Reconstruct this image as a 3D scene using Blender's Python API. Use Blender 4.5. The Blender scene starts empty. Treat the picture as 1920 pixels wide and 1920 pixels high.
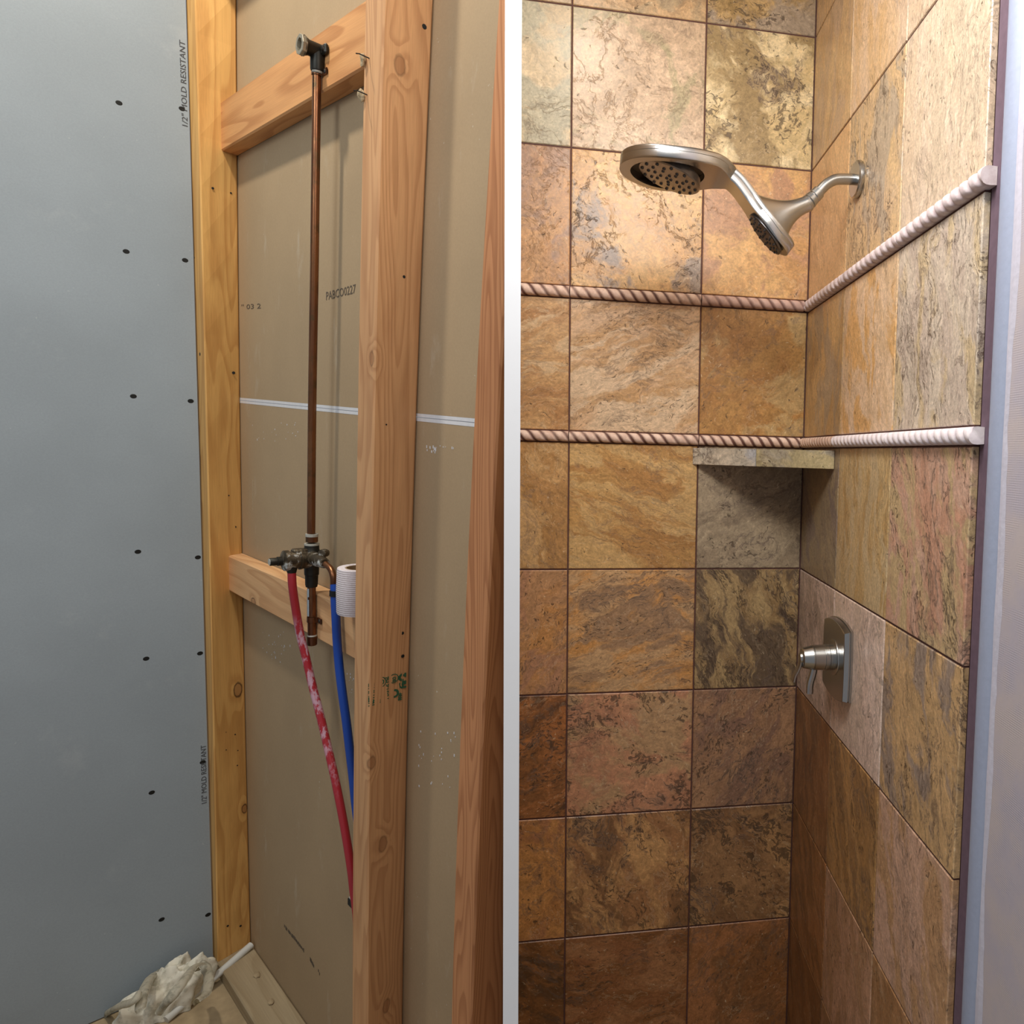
import bpy, bmesh, math, random
from mathutils import Vector, Matrix, noise
random.seed(7)
S = bpy.context.scene
COL = S.collection

# ------------------------------------------------------------------ camera
F, PX, PY = 1400.0, 1400.0, 950.0            # calibrated from the wall joints, in pixels of the 1920 frame
RR = Matrix(((0.98275176, -0.18329895, 0.02450465), (0.01134058, -0.07252397, -0.99730219), (0.18458162, 0.98037838, -0.06919434)))
TR = Vector((0.13503291, 0.12047231, 1.87256117))
RL = Matrix(((0.76487329, 0.63992242, 0.07394685), (0.13115209, -0.04230731, -0.9904591), (-0.63068849, 0.767274, -0.11628689)))
TL = Vector((-0.7218933, -0.09689375, 1.39739844))
cam_d = bpy.data.cameras.new('camera'); cam = bpy.data.objects.new('camera', cam_d); COL.objects.link(cam)
cam_d.sensor_width = 36; cam_d.sensor_fit = 'HORIZONTAL'; cam_d.lens = 36 * F / 1920
cam_d.shift_x = (960 - PX) / 1920; cam_d.shift_y = (PY - 960) / 1920
cam_d.clip_start = 0.02
RT = RR.transposed()
m3 = Matrix((RR[0], -RR[1], -RR[2])).transposed()
cam.matrix_world = Matrix.Translation(-(RT @ TR)) @ m3.to_4x4()
S.camera = cam
# room frames: the tiled shower is the world frame, the open stud bay is its own square room beside it
MR = Matrix.Identity(4)
ML = Matrix.Translation(RT @ (TL - TR)) @ (RT @ RL).to_4x4()

def at(px, py, ax, v, L=False):
    """point of a wall plane (axis ax = v in that room's frame) that is seen at a pixel"""
    R, t = (RL, TL) if L else (RR, TR)
    Rt = R.transposed()
    d = Rt @ Vector(((px - PX) / F, (py - PY) / F, 1)); o = -(Rt @ t)
    return o + d * ((v - o[ax]) / d[ax])

# ------------------------------------------------------------------ world, lights, exposure
S.view_settings.view_transform = 'Standard'; S.view_settings.look = 'None'
S.view_settings.gamma = 1; S.view_settings.use_curve_mapping = False
S.view_settings.exposure = 0.0
w = bpy.data.worlds.new('world'); S.world = w; w.use_nodes = True
w.node_tree.nodes['Background'].inputs[0].default_value = (0.90, 0.93, 1.0, 1)
w.node_tree.nodes['Background'].inputs[1].default_value = 0.27

def area(name, loc, target, power, size, color, shape='DISK', size_y=None):
    d = bpy.data.lights.new(name, 'AREA'); d.energy = power; d.size = size; d.color = color; d.shape = shape
    if size_y: d.size_y = size_y
    o = bpy.data.objects.new(name, d); COL.objects.link(o); o.location = loc
    o.rotation_euler = (Vector(target) - Vector(loc)).to_track_quat('-Z', 'Y').to_euler()
    return o
area('shower_ceiling_light', (-0.60, -0.62, 1.46), (-0.42, -0.25, 0.0), 6.6, 0.15, (1.0, 0.93, 0.82))
area('shower_front_fill', (-0.47, -1.02, 1.12), (-0.10, -0.30, -0.60), 8.0, 0.36, (0.97, 0.97, 1.0), 'RECTANGLE', 0.3)  # added soft fill above the shower front, no known lamp there
area('camera_side_fill', (-0.30, -1.60, 1.35), (-0.20, 0, -1.0), 8.0, 0.45, (1.0, 0.93, 0.82), 'RECTANGLE', 0.4)  # unseen fill near the camera, added to lift the lower tiles
area('stud_bay_ceiling_light', ML @ Vector((-0.39, -0.52, 1.95)), ML @ Vector((-0.45, -0.1, 0.2)), 26, 0.11, (1.0, 0.92, 0.79))
area('stud_bay_fill', ML @ Vector((0.28, -1.35, 1.15)), ML @ Vector((-0.6, 0.0, 0.0)), 10.5, 0.6, (0.88, 0.95, 1.0), 'RECTANGLE', 0.6)  # added fill that brightens the studs and boards, not a fixture of the bay

# ------------------------------------------------------------------ helpers
def lin(c):
    c = c / 255.0
    return c / 12.92 if c <= 0.04045 else ((c + 0.055) / 1.055) ** 2.4
def rgb(r, g, b, k=1.0): return (lin(r) * k, lin(g) * k, lin(b) * k, 1.0)

class NT:
    def __init__(self, name):
        self.m = bpy.data.materials.new(name); self.m.use_nodes = True
        self.t = self.m.node_tree; self.b = self.t.nodes['Principled BSDF']
    def n(self, kind, **kw):
        nd = self.t.nodes.new(kind)
        for k, v in kw.items(): setattr(nd, k, v)
        return nd
    def put(self, sock, v):
        if v is None: return
        if isinstance(v, bpy.types.NodeSocket): self.t.links.new(v, sock)
        else: sock.default_value = v
    def math(self, op, a, b=None, c=None, clamp=False):
        nd = self.n('ShaderNodeMath', operation=op, use_clamp=clamp)
        for i, v in enumerate((a, b, c)):
            if v is not None: self.put(nd.inputs[i], v)
        return nd.outputs[0]
    def vmath(self, op, a, b=None, scale=None):
        nd = self.n('ShaderNodeVectorMath', operation=op)
        self.put(nd.inputs[0], a)
        if b is not None: self.put(nd.inputs[1], b)
        if scale is not None: self.put(nd.inputs['Scale'], scale)
        return nd.outputs['Value'] if op in ('LENGTH', 'DISTANCE', 'DOT_PRODUCT') else nd.outputs[0]
    def noise(self, vec, scale, detail=4, rough=0.55, dist=0.0, color=False):
        nd = self.n('ShaderNodeTexNoise'); self.put(nd.inputs['Vector'], vec)
        self.put(nd.inputs['Scale'], scale); nd.inputs['Detail'].default_value = detail
        nd.inputs['Roughness'].default_value = rough; nd.inputs['Distortion'].default_value = dist
        return nd.outputs['Color' if color else 'Fac']
    def ramp(self, fac, lo, hi, to_lo=0.0, to_hi=1.0, smooth=True):
        nd = self.n('ShaderNodeMapRange', interpolation_type='SMOOTHSTEP' if smooth else 'LINEAR')
        self.put(nd.inputs[0], fac)
        for i, v in zip((1, 2, 3, 4), (lo, hi, to_lo, to_hi)): self.put(nd.inputs[i], v)
        return nd.outputs[0]
    def mix(self, fac, a, b, mode='MIX'):
        nd = self.n('ShaderNodeMix', data_type='RGBA', blend_type=mode)
        self.put(nd.inputs[0], fac); self.put(nd.inputs[6], a); self.put(nd.inputs[7], b)
        return nd.outputs[2]
    def obj(self): return self.n('ShaderNodeTexCoord').outputs['Object']
    def attr(self, name, out='Color', kind='OBJECT'):
        return self.n('ShaderNodeAttribute', attribute_type=kind, attribute_name=name).outputs[out]
    def sep(self, v):
        nd = self.n('ShaderNodeSeparateXYZ'); self.put(nd.inputs[0], v); return nd.outputs
    def bump(self, h, strength=0.5, dist=0.002, prev=None):
        nd = self.n('ShaderNodeBump'); nd.inputs['Strength'].default_value = strength; nd.inputs['Distance'].default_value = dist
        self.put(nd.inputs['Height'], h)
        if prev: self.put(nd.inputs['Normal'], prev)
        return nd.outputs[0]
    def done(self, color=None, rough=None, metal=None, normal=None, spec=None):
        self.put(self.b.inputs['Base Color'], color); self.put(self.b.inputs['Roughness'], rough)
        self.put(self.b.inputs['Metallic'], metal); self.put(self.b.inputs['Normal'], normal)
        self.put(self.b.inputs['Specular IOR Level'], spec)
        return self.m

# ------------------------------------------------------------------ materials
def mat_travertine():
    t = NT('travertine'); o = t.obj()
    p = t.sep(t.attr('prm', 'Vector'))                      # angle, stretch, darkness of pits
    q = t.vmath('ADD', o, t.attr('seed', 'Vector'))
    vr = t.n('ShaderNodeVectorRotate', rotation_type='Z_AXIS'); t.put(vr.inputs['Vector'], q); t.put(vr.inputs['Angle'], p[0])
    wn = t.vmath('SUBTRACT', t.noise(vr.outputs[0], 7.0, 4, 0.6, 0, True), (0.5, 0.5, 0.5))
    qq = t.vmath('ADD', vr.outputs[0], t.vmath('SCALE', wn, None, 0.09))
    cx = t.n('ShaderNodeCombineXYZ'); cx.inputs[0].default_value = 1; t.put(cx.inputs[1], p[1]); cx.inputs[2].default_value = 1
    st = t.vmath('MULTIPLY', qq, cx.outputs[0])
    n1 = t.noise(st, 7.5, 12, 0.66, 0.4)
    n2 = t.noise(t.vmath('ADD', st, (3.1, 7.7, 1.3)), 4.5, 7, 0.62, 0.9)
    n3 = t.noise(t.vmath('ADD', st, (9.2, 1.4, 5.3)), 9.0, 9, 0.68, 0.6)
    n4 = t.noise(t.vmath('ADD', qq, (4.2, 11.4, 2.3)), 6.0, 3, 0.5, 0)
    fine = t.noise(q, 190, 8, 0.75)
    grain = t.noise(t.vmath('MULTIPLY', qq, cx.outputs[0]), 55, 8, 0.72, 0.5)
    base = t.mix(t.ramp(n1, 0.42, 0.58), t.attr('ca'), t.attr('cb'))
    base = t.mix(t.ramp(n2, 0.48, 0.57), base, t.attr('cc'))
    # soft tonal cloud, crystalline grain
    base = t.mix(1.0, base, t.n('ShaderNodeCombineColor').outputs[0], 'MULTIPLY') if False else base
    val = t.math('MULTIPLY', t.ramp(grain, 0.32, 0.68, 0.68, 1.26, False), t.ramp(fine, 0.32, 0.68, 0.76, 1.22, False))
    gm = t.n('ShaderNodeHueSaturation'); t.put(gm.inputs['Color'], base); t.put(gm.inputs['Value'], val); gm.inputs['Saturation'].default_value = 0.92; gm.inputs['Hue'].default_value = 0.505; base = gm.outputs[0]
    base = t.mix(t.math('MULTIPLY', t.ramp(t.noise(st, 95, 4, 0.6, 0.4), 0.645, 0.70), 0.5), base, rgb(232, 212, 176))
    # veins: iso lines of the banding, dark and pale
    dv = t.math('ABSOLUTE', t.math('SUBTRACT', n3, 0.5)); vein = t.math('MULTIPLY', t.ramp(dv, 0.0, 0.014, 1, 0), t.ramp(n4, 0.44, 0.56))
    lv = t.math('ABSOLUTE', t.math('SUBTRACT', n1, 0.55)); lvein = t.math('MULTIPLY', t.ramp(lv, 0.0, 0.010, 1, 0), t.ramp(n4, 0.56, 0.44))
    halo = t.math('MULTIPLY', t.ramp(dv, 0.0, 0.045, 1, 0), t.ramp(n4, 0.46, 0.60))
    base = t.mix(t.math('MULTIPLY', halo, t.ramp(p[2], 0.3, 1.2, 0.18, 0.5)), base, rgb(134, 118, 104))
    base = t.mix(t.math('MULTIPLY', lvein, 0.32), base, rgb(226, 204, 168))
    base = t.mix(t.math('MULTIPLY', vein, t.ramp(p[2], 0.3, 1.2, 0.22, 0.8)), base, rgb(84, 62, 48))
    # pits in clusters
    pz = t.noise(st, 75, 5, 0.65, 0.6); reg = t.ramp(t.noise(t.vmath('ADD', st, (1.7, 2.2, 8.1)), 8, 4, 0.6), 0.42, 0.62)
    thr = t.math('SUBTRACT', 0.665, t.math('MULTIPLY', reg, t.math('MULTIPLY', p[2], 0.13)))
    pit = t.ramp(pz, thr, t.math('ADD', thr, 0.045))
    base = t.mix(t.math('MULTIPLY', pit, 0.72), base, rgb(72, 56, 42))
    h = t.math('SUBTRACT', t.math('ADD', t.math('MULTIPLY', grain, 0.5), t.math('MULTIPLY', fine, 0.25)), t.math('ADD', pit, t.math('MULTIPLY', vein, 0.5)))
    nrm = t.bump(h, 0.45, 0.0012)
    return t.done(base, t.ramp(grain, 0.2, 0.8, 0.28, 0.42, False), None, nrm, 0.5)

def mat_simple(name, col, rough=0.6, metal=0.0, nscale=60, namp=0.12, bump=0.15, bdist=0.0006, detail=4, stretch=(1, 1, 1), spec=None):
    t = NT(name); o = t.vmath('MULTIPLY', t.obj(), stretch)
    n = t.noise(o, nscale, detail, 0.6)
    h = t.n('ShaderNodeHueSaturation'); h.inputs['Color'].default_value = col
    t.put(h.inputs['Value'], t.ramp(n, 0.25, 0.75, 1 - namp, 1 + namp, False))
    return t.done(h.outputs[0], rough, metal, t.bump(n, bump, bdist) if bump else None, spec)

def mat_wood(name, light, dark, knots=(), ringscale=9.0, bend=0.10, axis=2, seed=0.0, rings=22.0, dark_amt=0.55, knot_dark=0.8):
    """softwood lumber: grain runs along the axis; knots = (x, y, z, radius) in the piece's own space"""
    t = NT(name); o = t.obj()
    sc = [1.0, 1.0, 1.0]; sc[axis] = 0.10
    warp = t.vmath('MULTIPLY', o, tuple(0.22 if i == axis else 1.0 for i in range(3)))
    q = t.vmath('ADD', t.vmath('MULTIPLY', o, tuple(sc)), (seed, seed * 1.7, seed * 0.6))
    lowf = t.noise(t.vmath('ADD', warp, (seed, 2.3, seed)), 7.0, 2, 0.5)
    coord = t.noise(q, ringscale, 2, 0.45, 0.2)
    kin = None; kring = None
    for (kx, ky, kz, kr) in knots:
        d = t.vmath('SUBTRACT', o, (kx, ky, kz))
        s = [1 / kr] * 3; s[axis] = 0.62 / kr
        wob = t.math('MULTIPLY', t.math('SUBTRACT', t.noise(o, 70, 2), 0.5), 0.5)
        L = t.math('ADD', t.vmath('LENGTH', t.vmath('MULTIPLY', d, tuple(s))), wob)
        f = t.ramp(L, 0.6, 3.6, 0.085, 0.0)
        coord = t.math('ADD', coord, f)
        a = t.ramp(L, 0.85, 1.05, 1, 0); r = t.math('MULTIPLY', t.ramp(L, 0.75, 0.95), t.ramp(L, 1.0, 1.25, 1, 0))
        kin = a if kin is None else t.math('MAXIMUM', kin, a)
        kring = r if kring is None else t.math('MAXIMUM', kring, r)
    coord = t.math('ADD', coord, t.math('MULTIPLY', lowf, bend))
    ph = t.math('FRACT', t.math('MULTIPLY', coord, rings))
    late = t.math('MULTIPLY', t.ramp(ph, 0.30, 0.86), t.ramp(ph, 0.90, 1.0, 1, 0))
    s2 = [420.0] * 3; s2[axis] = 9.0
    fibre = t.noise(t.vmath('MULTIPLY', o, tuple(s2)), 1.0, 4, 0.6)
    tone = t.noise(warp, 4.0, 3, 0.5)
    col = t.mix(t.math('MULTIPLY', late, dark_amt), light, dark)
    h = t.n('ShaderNodeHueSaturation'); t.put(h.inputs['Color'], col)
    t.put(h.inputs['Value'], t.math('MULTIPLY', t.ramp(fibre, 0.25, 0.75, 0.88, 1.10, False), t.ramp(tone, 0.3, 0.7, 0.90, 1.10)))
    col = h.outputs[0]
    stain = t.ramp(t.noise(t.vmath('ADD', warp, (5, 1, 2)), 9.0, 4, 0.6), 0.60, 0.74)
    col = t.mix(t.math('MULTIPLY', stain, 0.35), col, dark)
    if kin is not None:
        col = t.mix(t.math('MULTIPLY', kin, 0.55), col, rgb(140, 92, 58))
        col = t.mix(t.math('MULTIPLY', kring, knot_dark), col, rgb(58, 34, 22))
    hh = t.math('ADD', t.math('MULTIPLY', late, -0.4), t.math('MULTIPLY', fibre, 0.8))
    return t.done(col, 0.62, 0.0, t.bump(hh, 0.3, 0.0006), 0.3)

M = {}
M['trav'] = mat_travertine()
M['grout'] = mat_simple('grout', rgb(88, 58, 52), 0.85, 0, 220, 0.25, 0.3)
M['nickel'] = None
t = NT('brushed_nickel'); o = t.obj(); n = t.noise(t.vmath('MULTIPLY', o, (30, 30, 600)), 1.0, 3, 0.6)
M['nickel'] = t.done(rgb(182, 182, 180), 0.27, 1.0)
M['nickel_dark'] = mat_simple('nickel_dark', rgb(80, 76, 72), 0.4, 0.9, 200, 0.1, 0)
M['nozzle'] = mat_simple('nozzle_rubber', rgb(70, 72, 76), 0.25, 0.3, 200, 0.1, 0)
M['spray'] = mat_simple('spray_face', rgb(158, 152, 146), 0.28, 0.85, 200, 0.1, 0)
M['dark'] = mat_simple('screw_black', rgb(22, 24, 24), 0.6, 0.3, 300, 0.2, 0)
M['ink'] = mat_simple('print_ink', rgb(66, 68, 72), 0.8, 0, 900, 0.35, 0)
M['ink_brown'] = mat_simple('print_ink_faded', rgb(92, 80, 66), 0.8, 0, 900, 0.35, 0)
M['ink_green'] = mat_simple('stamp_ink_green', rgb(38, 84, 56), 0.8, 0, 900, 0.4, 0)
M['ink_pale'] = mat_simple('print_pale', rgb(176, 158, 128), 0.8, 0, 900, 0.3, 0)
M['white'] = mat_simple('white_paint', rgb(246, 246, 246), 0.6, 0, 40, 0.01, 0.05)
M['paper'] = mat_simple('paper_edge', rgb(214, 214, 216), 0.7, 0, 90, 0.05, 0.1)
M['pvc'] = mat_simple('white_plastic', rgb(206, 206, 200), 0.4, 0, 90, 0.04, 0.05)
M['copper'] = None
t = NT('aged_copper'); o = t.obj(); n = t.noise(t.vmath('MULTIPLY', o, (1, 1, 0.12)), 60, 6, 0.65); n2 = t.noise(o, 25, 4, 0.6)
c = t.mix(t.ramp(n, 0.35, 0.65), rgb(142, 96, 64), rgb(104, 66, 46)); c = t.mix(t.ramp(n2, 0.5, 0.7), c, rgb(96, 76, 52))
M['copper'] = t.done(c, t.ramp(n, 0.3, 0.7, 0.25, 0.45), 0.9, t.bump(n, 0.1, 0.0003))
t = NT('weathered_brass'); o = t.obj(); n = t.noise(o, 55, 6, 0.65); n2 = t.noise(o, 30, 5, 0.7)
c = t.mix(t.ramp(n, 0.45, 0.62), rgb(74, 64, 50), rgb(124, 112, 92)); c = t.mix(t.ramp(n2, 0.52, 0.62), c, rgb(186, 188, 184))
M['brass'] = t.done(c, 0.45, t.ramp(n2, 0.5, 0.62, 0.7, 0.0), t.bump(n, 0.3, 0.0008))
M['brass_dark'] = mat_simple('dark_bronze', rgb(44, 42, 36), 0.45, 0.6, 70, 0.35, 0.25)
M['solder'] = mat_simple('solder_flux', rgb(178, 176, 166), 0.5, 0.3, 200, 0.2, 0.4)
def mat_hose(name, c1, c2, lo, hi):
    t = NT(name); o = t.obj(); n = t.noise(t.vmath('MULTIPLY', o, (1, 1, 0.35)), 80, 6, 0.7)
    z = t.sep(o)[2]
    zone = t.math('MULTIPLY', t.ramp(z, lo[0], lo[1]), t.ramp(z, hi[0], hi[1], 1, 0))
    m = t.math('MULTIPLY', t.ramp(n, 0.46, 0.58), zone)
    return t.done(t.mix(m, c1, c2), 0.35, 0.0, t.bump(n, 0.15, 0.0006))
M['red'] = mat_hose('red_plastic_pipe', rgb(158, 34, 44), rgb(190, 150, 164), (0.74, 0.90), (1.10, 1.15))
M['blue'] = mat_hose('blue_plastic_pipe', rgb(14, 62, 150), rgb(150, 175, 200), (-5, -4), (-4.5, -4))
def mat_board(name, c1, specks, speckcol, bandz=None):
    t = NT(name); o = t.obj(); n = t.noise(o, 3.0, 3, 0.5); f = t.noise(t.vmath('MULTIPLY', o, (1, 1, 1)), 260, 5, 0.7)
    h = t.n('ShaderNodeHueSaturation'); h.inputs['Color'].default_value = c1
    t.put(h.inputs['Value'], t.math('MULTIPLY', t.ramp(n, 0.3, 0.7, 0.95, 1.05), t.ramp(f, 0.3, 0.7, 0.95, 1.05, False)))
    sp = t.ramp(t.noise(o, 95, 3, 0.5), 0.735, 0.76); reg = t.ramp(t.noise(o, 5.0, 3, 0.6), 0.50, 0.62)
    m = t.math('MULTIPLY', t.math('MULTIPLY', sp, reg), specks)
    sm = t.math('MULTIPLY', t.ramp(t.noise(t.vmath('MULTIPLY', o, (3, 1, 1)), 4.5, 7, 0.7), 0.58, 0.72), specks * 0.32)
    c = t.mix(m, h.outputs[0], speckcol); c = t.mix(sm, c, speckcol)
    return t.done(c, 0.75, 0.0, t.bump(f, 0.12, 0.0005), 0.25)
M['greenboard'] = mat_board('grey_drywall_paper', rgb(148, 158, 165), 0.35, rgb(205, 208, 208))
M['brownboard'] = mat_board('brown_drywall_paper', rgb(168, 145, 114), 0.8, rgb(200, 192, 176))
M['rim'] = mat_simple('worn_bronze_rim', rgb(150, 142, 124), 0.45, 0.5, 120, 0.25, 0.3)
M['lower'] = mat_simple('lower_spray', rgb(96, 94, 94), 0.2, 0.85, 200, 0.1, 0)
M['dust'] = mat_simple('dusty_subfloor', rgb(164, 144, 112), 0.9, 0, 30, 0.2, 0.5, 0.002, 8)
t = NT('skim_coated_drywall'); o = t.obj(); s_ = t.sep(o)
mx = t.math('SINE', t.math('MULTIPLY', s_[2], 2200)); my = t.math('SINE', t.math('MULTIPLY', s_[1], 2200))
n = t.noise(o, 30, 6, 0.6); mesh = t.math('MULTIPLY', t.math('ADD', mx, my), t.ramp(n, 0.4, 0.6))
c = t.mix(t.ramp(t.noise(o, 6, 5, 0.6), 0.4, 0.6), rgb(190, 178, 176), rgb(180, 172, 180))
M['skim'] = t.done(c, 0.8, 0.0, t.bump(t.math('ADD', t.math('MULTIPLY', mesh, 0.2), n), 0.35, 0.0008))
M['bead'] = mat_simple('painted_corner_bead', rgb(158, 166, 186), 0.5, 0, 120, 0.05, 0.35, 0.001, 6)
M['caulk'] = mat_simple('dark_caulk', rgb(104, 84, 96), 0.7, 0, 90, 0.15, 0.2)
t = NT('fabric_rag'); o = t.obj(); n = t.noise(o, 40, 6, 0.7); wv = t.noise(o, 900, 2, 0.5)
M['rag'] = t.done(t.mix(t.ramp(n, 0.45, 0.65), rgb(226, 221, 204), rgb(186, 182, 164)), 0.95, 0, t.bump(t.math('ADD', n, wv), 0.4, 0.001))
t = NT('mesh_tape'); o = t.obj(); s_ = t.sep(o)
wv = t.math('MULTIPLY', t.math('SINE', t.math('MULTIPLY', s_[2], 1500)), 0.5)
nn = t.noise(o, 200, 3)
M['tape'] = t.done(t.mix(t.ramp(t.math('ADD', wv, nn), 0.2, 0.9), rgb(176, 164, 164), rgb(224, 216, 220)), 0.85, 0, t.bump(wv, 0.3, 0.0006))
t = NT('rope_stone'); o = t.obj(); g = t.attr('groove', 'Fac', 'GEOMETRY'); n = t.noise(o, 70, 6, 0.7); n2 = t.noise(o, 9, 3)
c = t.mix(t.ramp(n, 0.35, 0.65), t.attr('ca'), t.attr('cb'))
c = t.mix(t.math('MULTIPLY', t.math('MULTIPLY', g, t.ramp(n2, 0.35, 0.6, 0.8, 1.5)), t.sep(t.attr('prm', 'Vector'))[2]), c, t.attr('cc'))
c = t.mix(t.ramp(n, 0.70, 0.74), c, rgb(96, 70, 60))
M['rope'] = t.done(c, 0.6, 0, t.bump(n, 0.35, 0.0012))

# ------------------------------------------------------------------ mesh builders
CLIP = {}
def link_mesh(name, bm, mat, room=MR, base=None, rot=None, parent=None, smooth=False, clip=None, label=None, autosmooth=None):
    """bm holds room coordinates (or, with rot given, local ones); the object's origin is put at base"""
    if rot is None:
        if base is None:
            co = [v.co for v in bm.verts]
            base = Vector(((min(c.x for c in co) + max(c.x for c in co)) / 2, (min(c.y for c in co) + max(c.y for c in co)) / 2, min(c.z for c in co)))
        base = Vector(base)
        bmesh.ops.translate(bm, verts=bm.verts, vec=-base)
        W = room @ Matrix.Translation(base)
    else:
        W = room @ Matrix.Translation(Vector(base)) @ rot
    if clip:
        co, no = CLIP[clip]; Wi = W.inverted()
        lc = Wi @ co; ln = (Wi.to_3x3() @ no).normalized()
        r = bmesh.ops.bisect_plane(bm, geom=bm.verts[:] + bm.edges[:] + bm.faces[:], plane_co=lc, plane_no=ln, clear_outer=True)
        eds = [e for e in r['geom_cut'] if isinstance(e, bmesh.types.BMEdge) and e.is_valid and e.is_boundary]
        if eds: bmesh.ops.holes_fill(bm, edges=eds)
    bmesh.ops.recalc_face_normals(bm, faces=bm.faces)
    me = bpy.data.meshes.new(name); bm.to_mesh(me); bm.free()
    if mat: me.materials.append(mat)
    if smooth:
        for p in me.polygons: p.use_smooth = True
        if autosmooth is not None: me.set_sharp_from_angle(angle=autosmooth)
    o = bpy.data.objects.new(name, me); COL.objects.link(o)
    place(o, W, parent)
    if label: o['label'] = label
    return o
WORLD = {}
def place(o, W, parent=None):
    WORLD[o.name] = W
    if parent is not None:
        o.parent = parent; o.matrix_parent_inverse = Matrix.Identity(4)
        o.matrix_basis = WORLD[parent.name].inverted() @ W
    else: o.matrix_basis = W
def empty(name, base, room=MR):
    o = bpy.data.objects.new(name, None); COL.objects.link(o); o.empty_display_size = 0.05
    place(o, room @ Matrix.Translation(Vector(base))); return o
def tag(o, label=None, cat=None, group=None, kind=None):
    if label: o['label'] = label
    if cat: o['category'] = cat
    if group: o['group'] = group
    if kind: o['kind'] = kind
    return o
def box(bm, a, b, ch=0.0):
    a = Vector(a); b = Vector(b)
    r = bmesh.ops.create_cube(bm, size=1.0); vs = r['verts']
    for v in vs: v.co = Vector(((a.x + b.x) / 2 + v.co.x * (b.x - a.x), (a.y + b.y) / 2 + v.co.y * (b.y - a.y), (a.z + b.z) / 2 + v.co.z * (b.z - a.z)))
    if ch:
        es = list({e for v in vs for e in v.link_edges})
        bmesh.ops.bevel(bm, geom=es, offset=ch, segments=1, affect='EDGES')
    return bm
def frame(d):
    d = d.normalized(); u = Vector((0, 0, 1)) if abs(d.z) < 0.9 else Vector((1, 0, 0))
    x = d.cross(u).normalized(); return x, x.cross(d).normalized()
def tube(bm, pts, r, seg=14, caps=True, sx=1.0):
    """round bar along pts; r a number or a list"""
    pts = [Vector(p) for p in pts]; n = len(pts); rs = r if isinstance(r, (list, tuple)) else [r] * n
    x, y = frame(pts[1] - pts[0]); rings = []
    for i, p in enumerate(pts):
        d = (pts[min(i + 1, n - 1)] - pts[max(i - 1, 0)])
        if d.length > 1e-9:
            d.normalize(); x = (x - d * x.dot(d)).normalized(); y = d.cross(x).normalized()
        rings.append([bm.verts.new(p + (x * math.cos(2 * math.pi * k / seg) * sx + y * math.sin(2 * math.pi * k / seg)) * rs[i]) for k in range(seg)])
    for a, b in zip(rings, rings[1:]):
        for k in range(seg): bm.faces.new((a[k], a[(k + 1) % seg], b[(k + 1) % seg], b[k]))
    if caps: bm.faces.new(rings[0][::-1]); bm.faces.new(rings[-1])
    return bm
def lathe(bm, origin, axis, prof, seg=32):
    """prof = (distance along the axis, radius)"""
    a = Vector(axis).normalized(); o = Vector(origin); x, y = frame(a); rings = []
    for d, r in prof:
        if r < 1e-6: rings.append([bm.verts.new(o + a * d)])
        else: rings.append([bm.verts.new(o + a * d + (x * math.cos(2 * math.pi * k / seg) + y * math.sin(2 * math.pi * k / seg)) * r) for k in range(seg)])
    for p, q in zip(rings, rings[1:]):
        for k in range(seg):
            k2 = (k + 1) % seg
            if len(p) == 1 and len(q) == 1: continue
            if len(p) == 1: bm.faces.new((p[0], q[k2], q[k]))
            elif len(q) == 1: bm.faces.new((p[k], p[k2], q[0]))
            else: bm.faces.new((p[k], p[k2], q[k2], q[k]))
    return bm
def spline(ctrl, n=8):
    c = [Vector(p) for p in ctrl]; c = [c[0] * 2 - c[1]] + c + [c[-1] * 2 - c[-2]]; out = []
    for i in range(1, len(c) - 2):
        for k in range(n):
            s = k / n; p0, p1, p2, p3 = c[i - 1:i + 3]
            out.append(0.5 * ((2 * p1) + (p2 - p0) * s + (2 * p0 - 5 * p1 + 4 * p2 - p3) * s * s + (3 * p1 - p0 - 3 * p2 + p3) * s ** 3))
    out.append(c[-2]); return out
NB = bmesh.new
def text(name, s, size, W, mat, parent, squash=1.0, bold=0.0):
    cu = bpy.data.curves.new(name, 'FONT'); cu.body = s; cu.size = size; cu.extrude = 0.0002; cu.offset = bold; cu.resolution_u = 2
    tmp = bpy.data.objects.new(name + '_src', cu); COL.objects.link(tmp)
    me = bpy.data.meshes.new_from_object(tmp.evaluated_get(bpy.context.evaluated_depsgraph_get()))
    bpy.data.objects.remove(tmp)
    for v in me.vertices: v.co.x *= squash
    me.name = name; me.materials.clear(); me.materials.append(mat)
    o = bpy.data.objects.new(name, me); COL.objects.link(o); place(o, W, parent); return o
def basis(origin, x, y):
    x = Vector(x).normalized(); y = Vector(y); y = (y - x * y.dot(x)).normalized(); z = x.cross(y)
    m = Matrix((x, y, z)).transposed().to_4x4(); return Matrix.Translation(Vector(origin)) @ m

# added partition: fills the gap between the two bays and parts their light
camp = -(RT @ TR)
fl, fr = Vector((-0.6077, -0.8149, 0)), Vector((-0.5877, -0.8186, 0))
pd = Vector(((fl.x + fr.x) / 2 - camp.x, (fl.y + fr.y) / 2 - camp.y, 0)).normalized()
pn = Vector((pd.y, -pd.x, 0))
CLIP['L'] = (fl - pn * 0.001, pn)
CLIP['R'] = (fr + pn * 0.001, -pn)
FLOOR = -1.36
bm = NB(); ln = 1.15
vs = [bm.verts.new((q.x, q.y, z)) for z in (FLOOR, 2.32) for q in (fl, fr, fr + pd * ln, fl + pd * ln)]
for f in ((0, 1, 2, 3), (4, 5, 6, 7), (0, 1, 5, 4), (1, 2, 6, 5), (2, 3, 7, 6), (3, 0, 4, 7)): bm.faces.new([vs[i] for i in f])
bm.faces.ensure_lookup_table()
bm.faces[3].material_index = 1; bm.faces[5].material_index = 1
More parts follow.
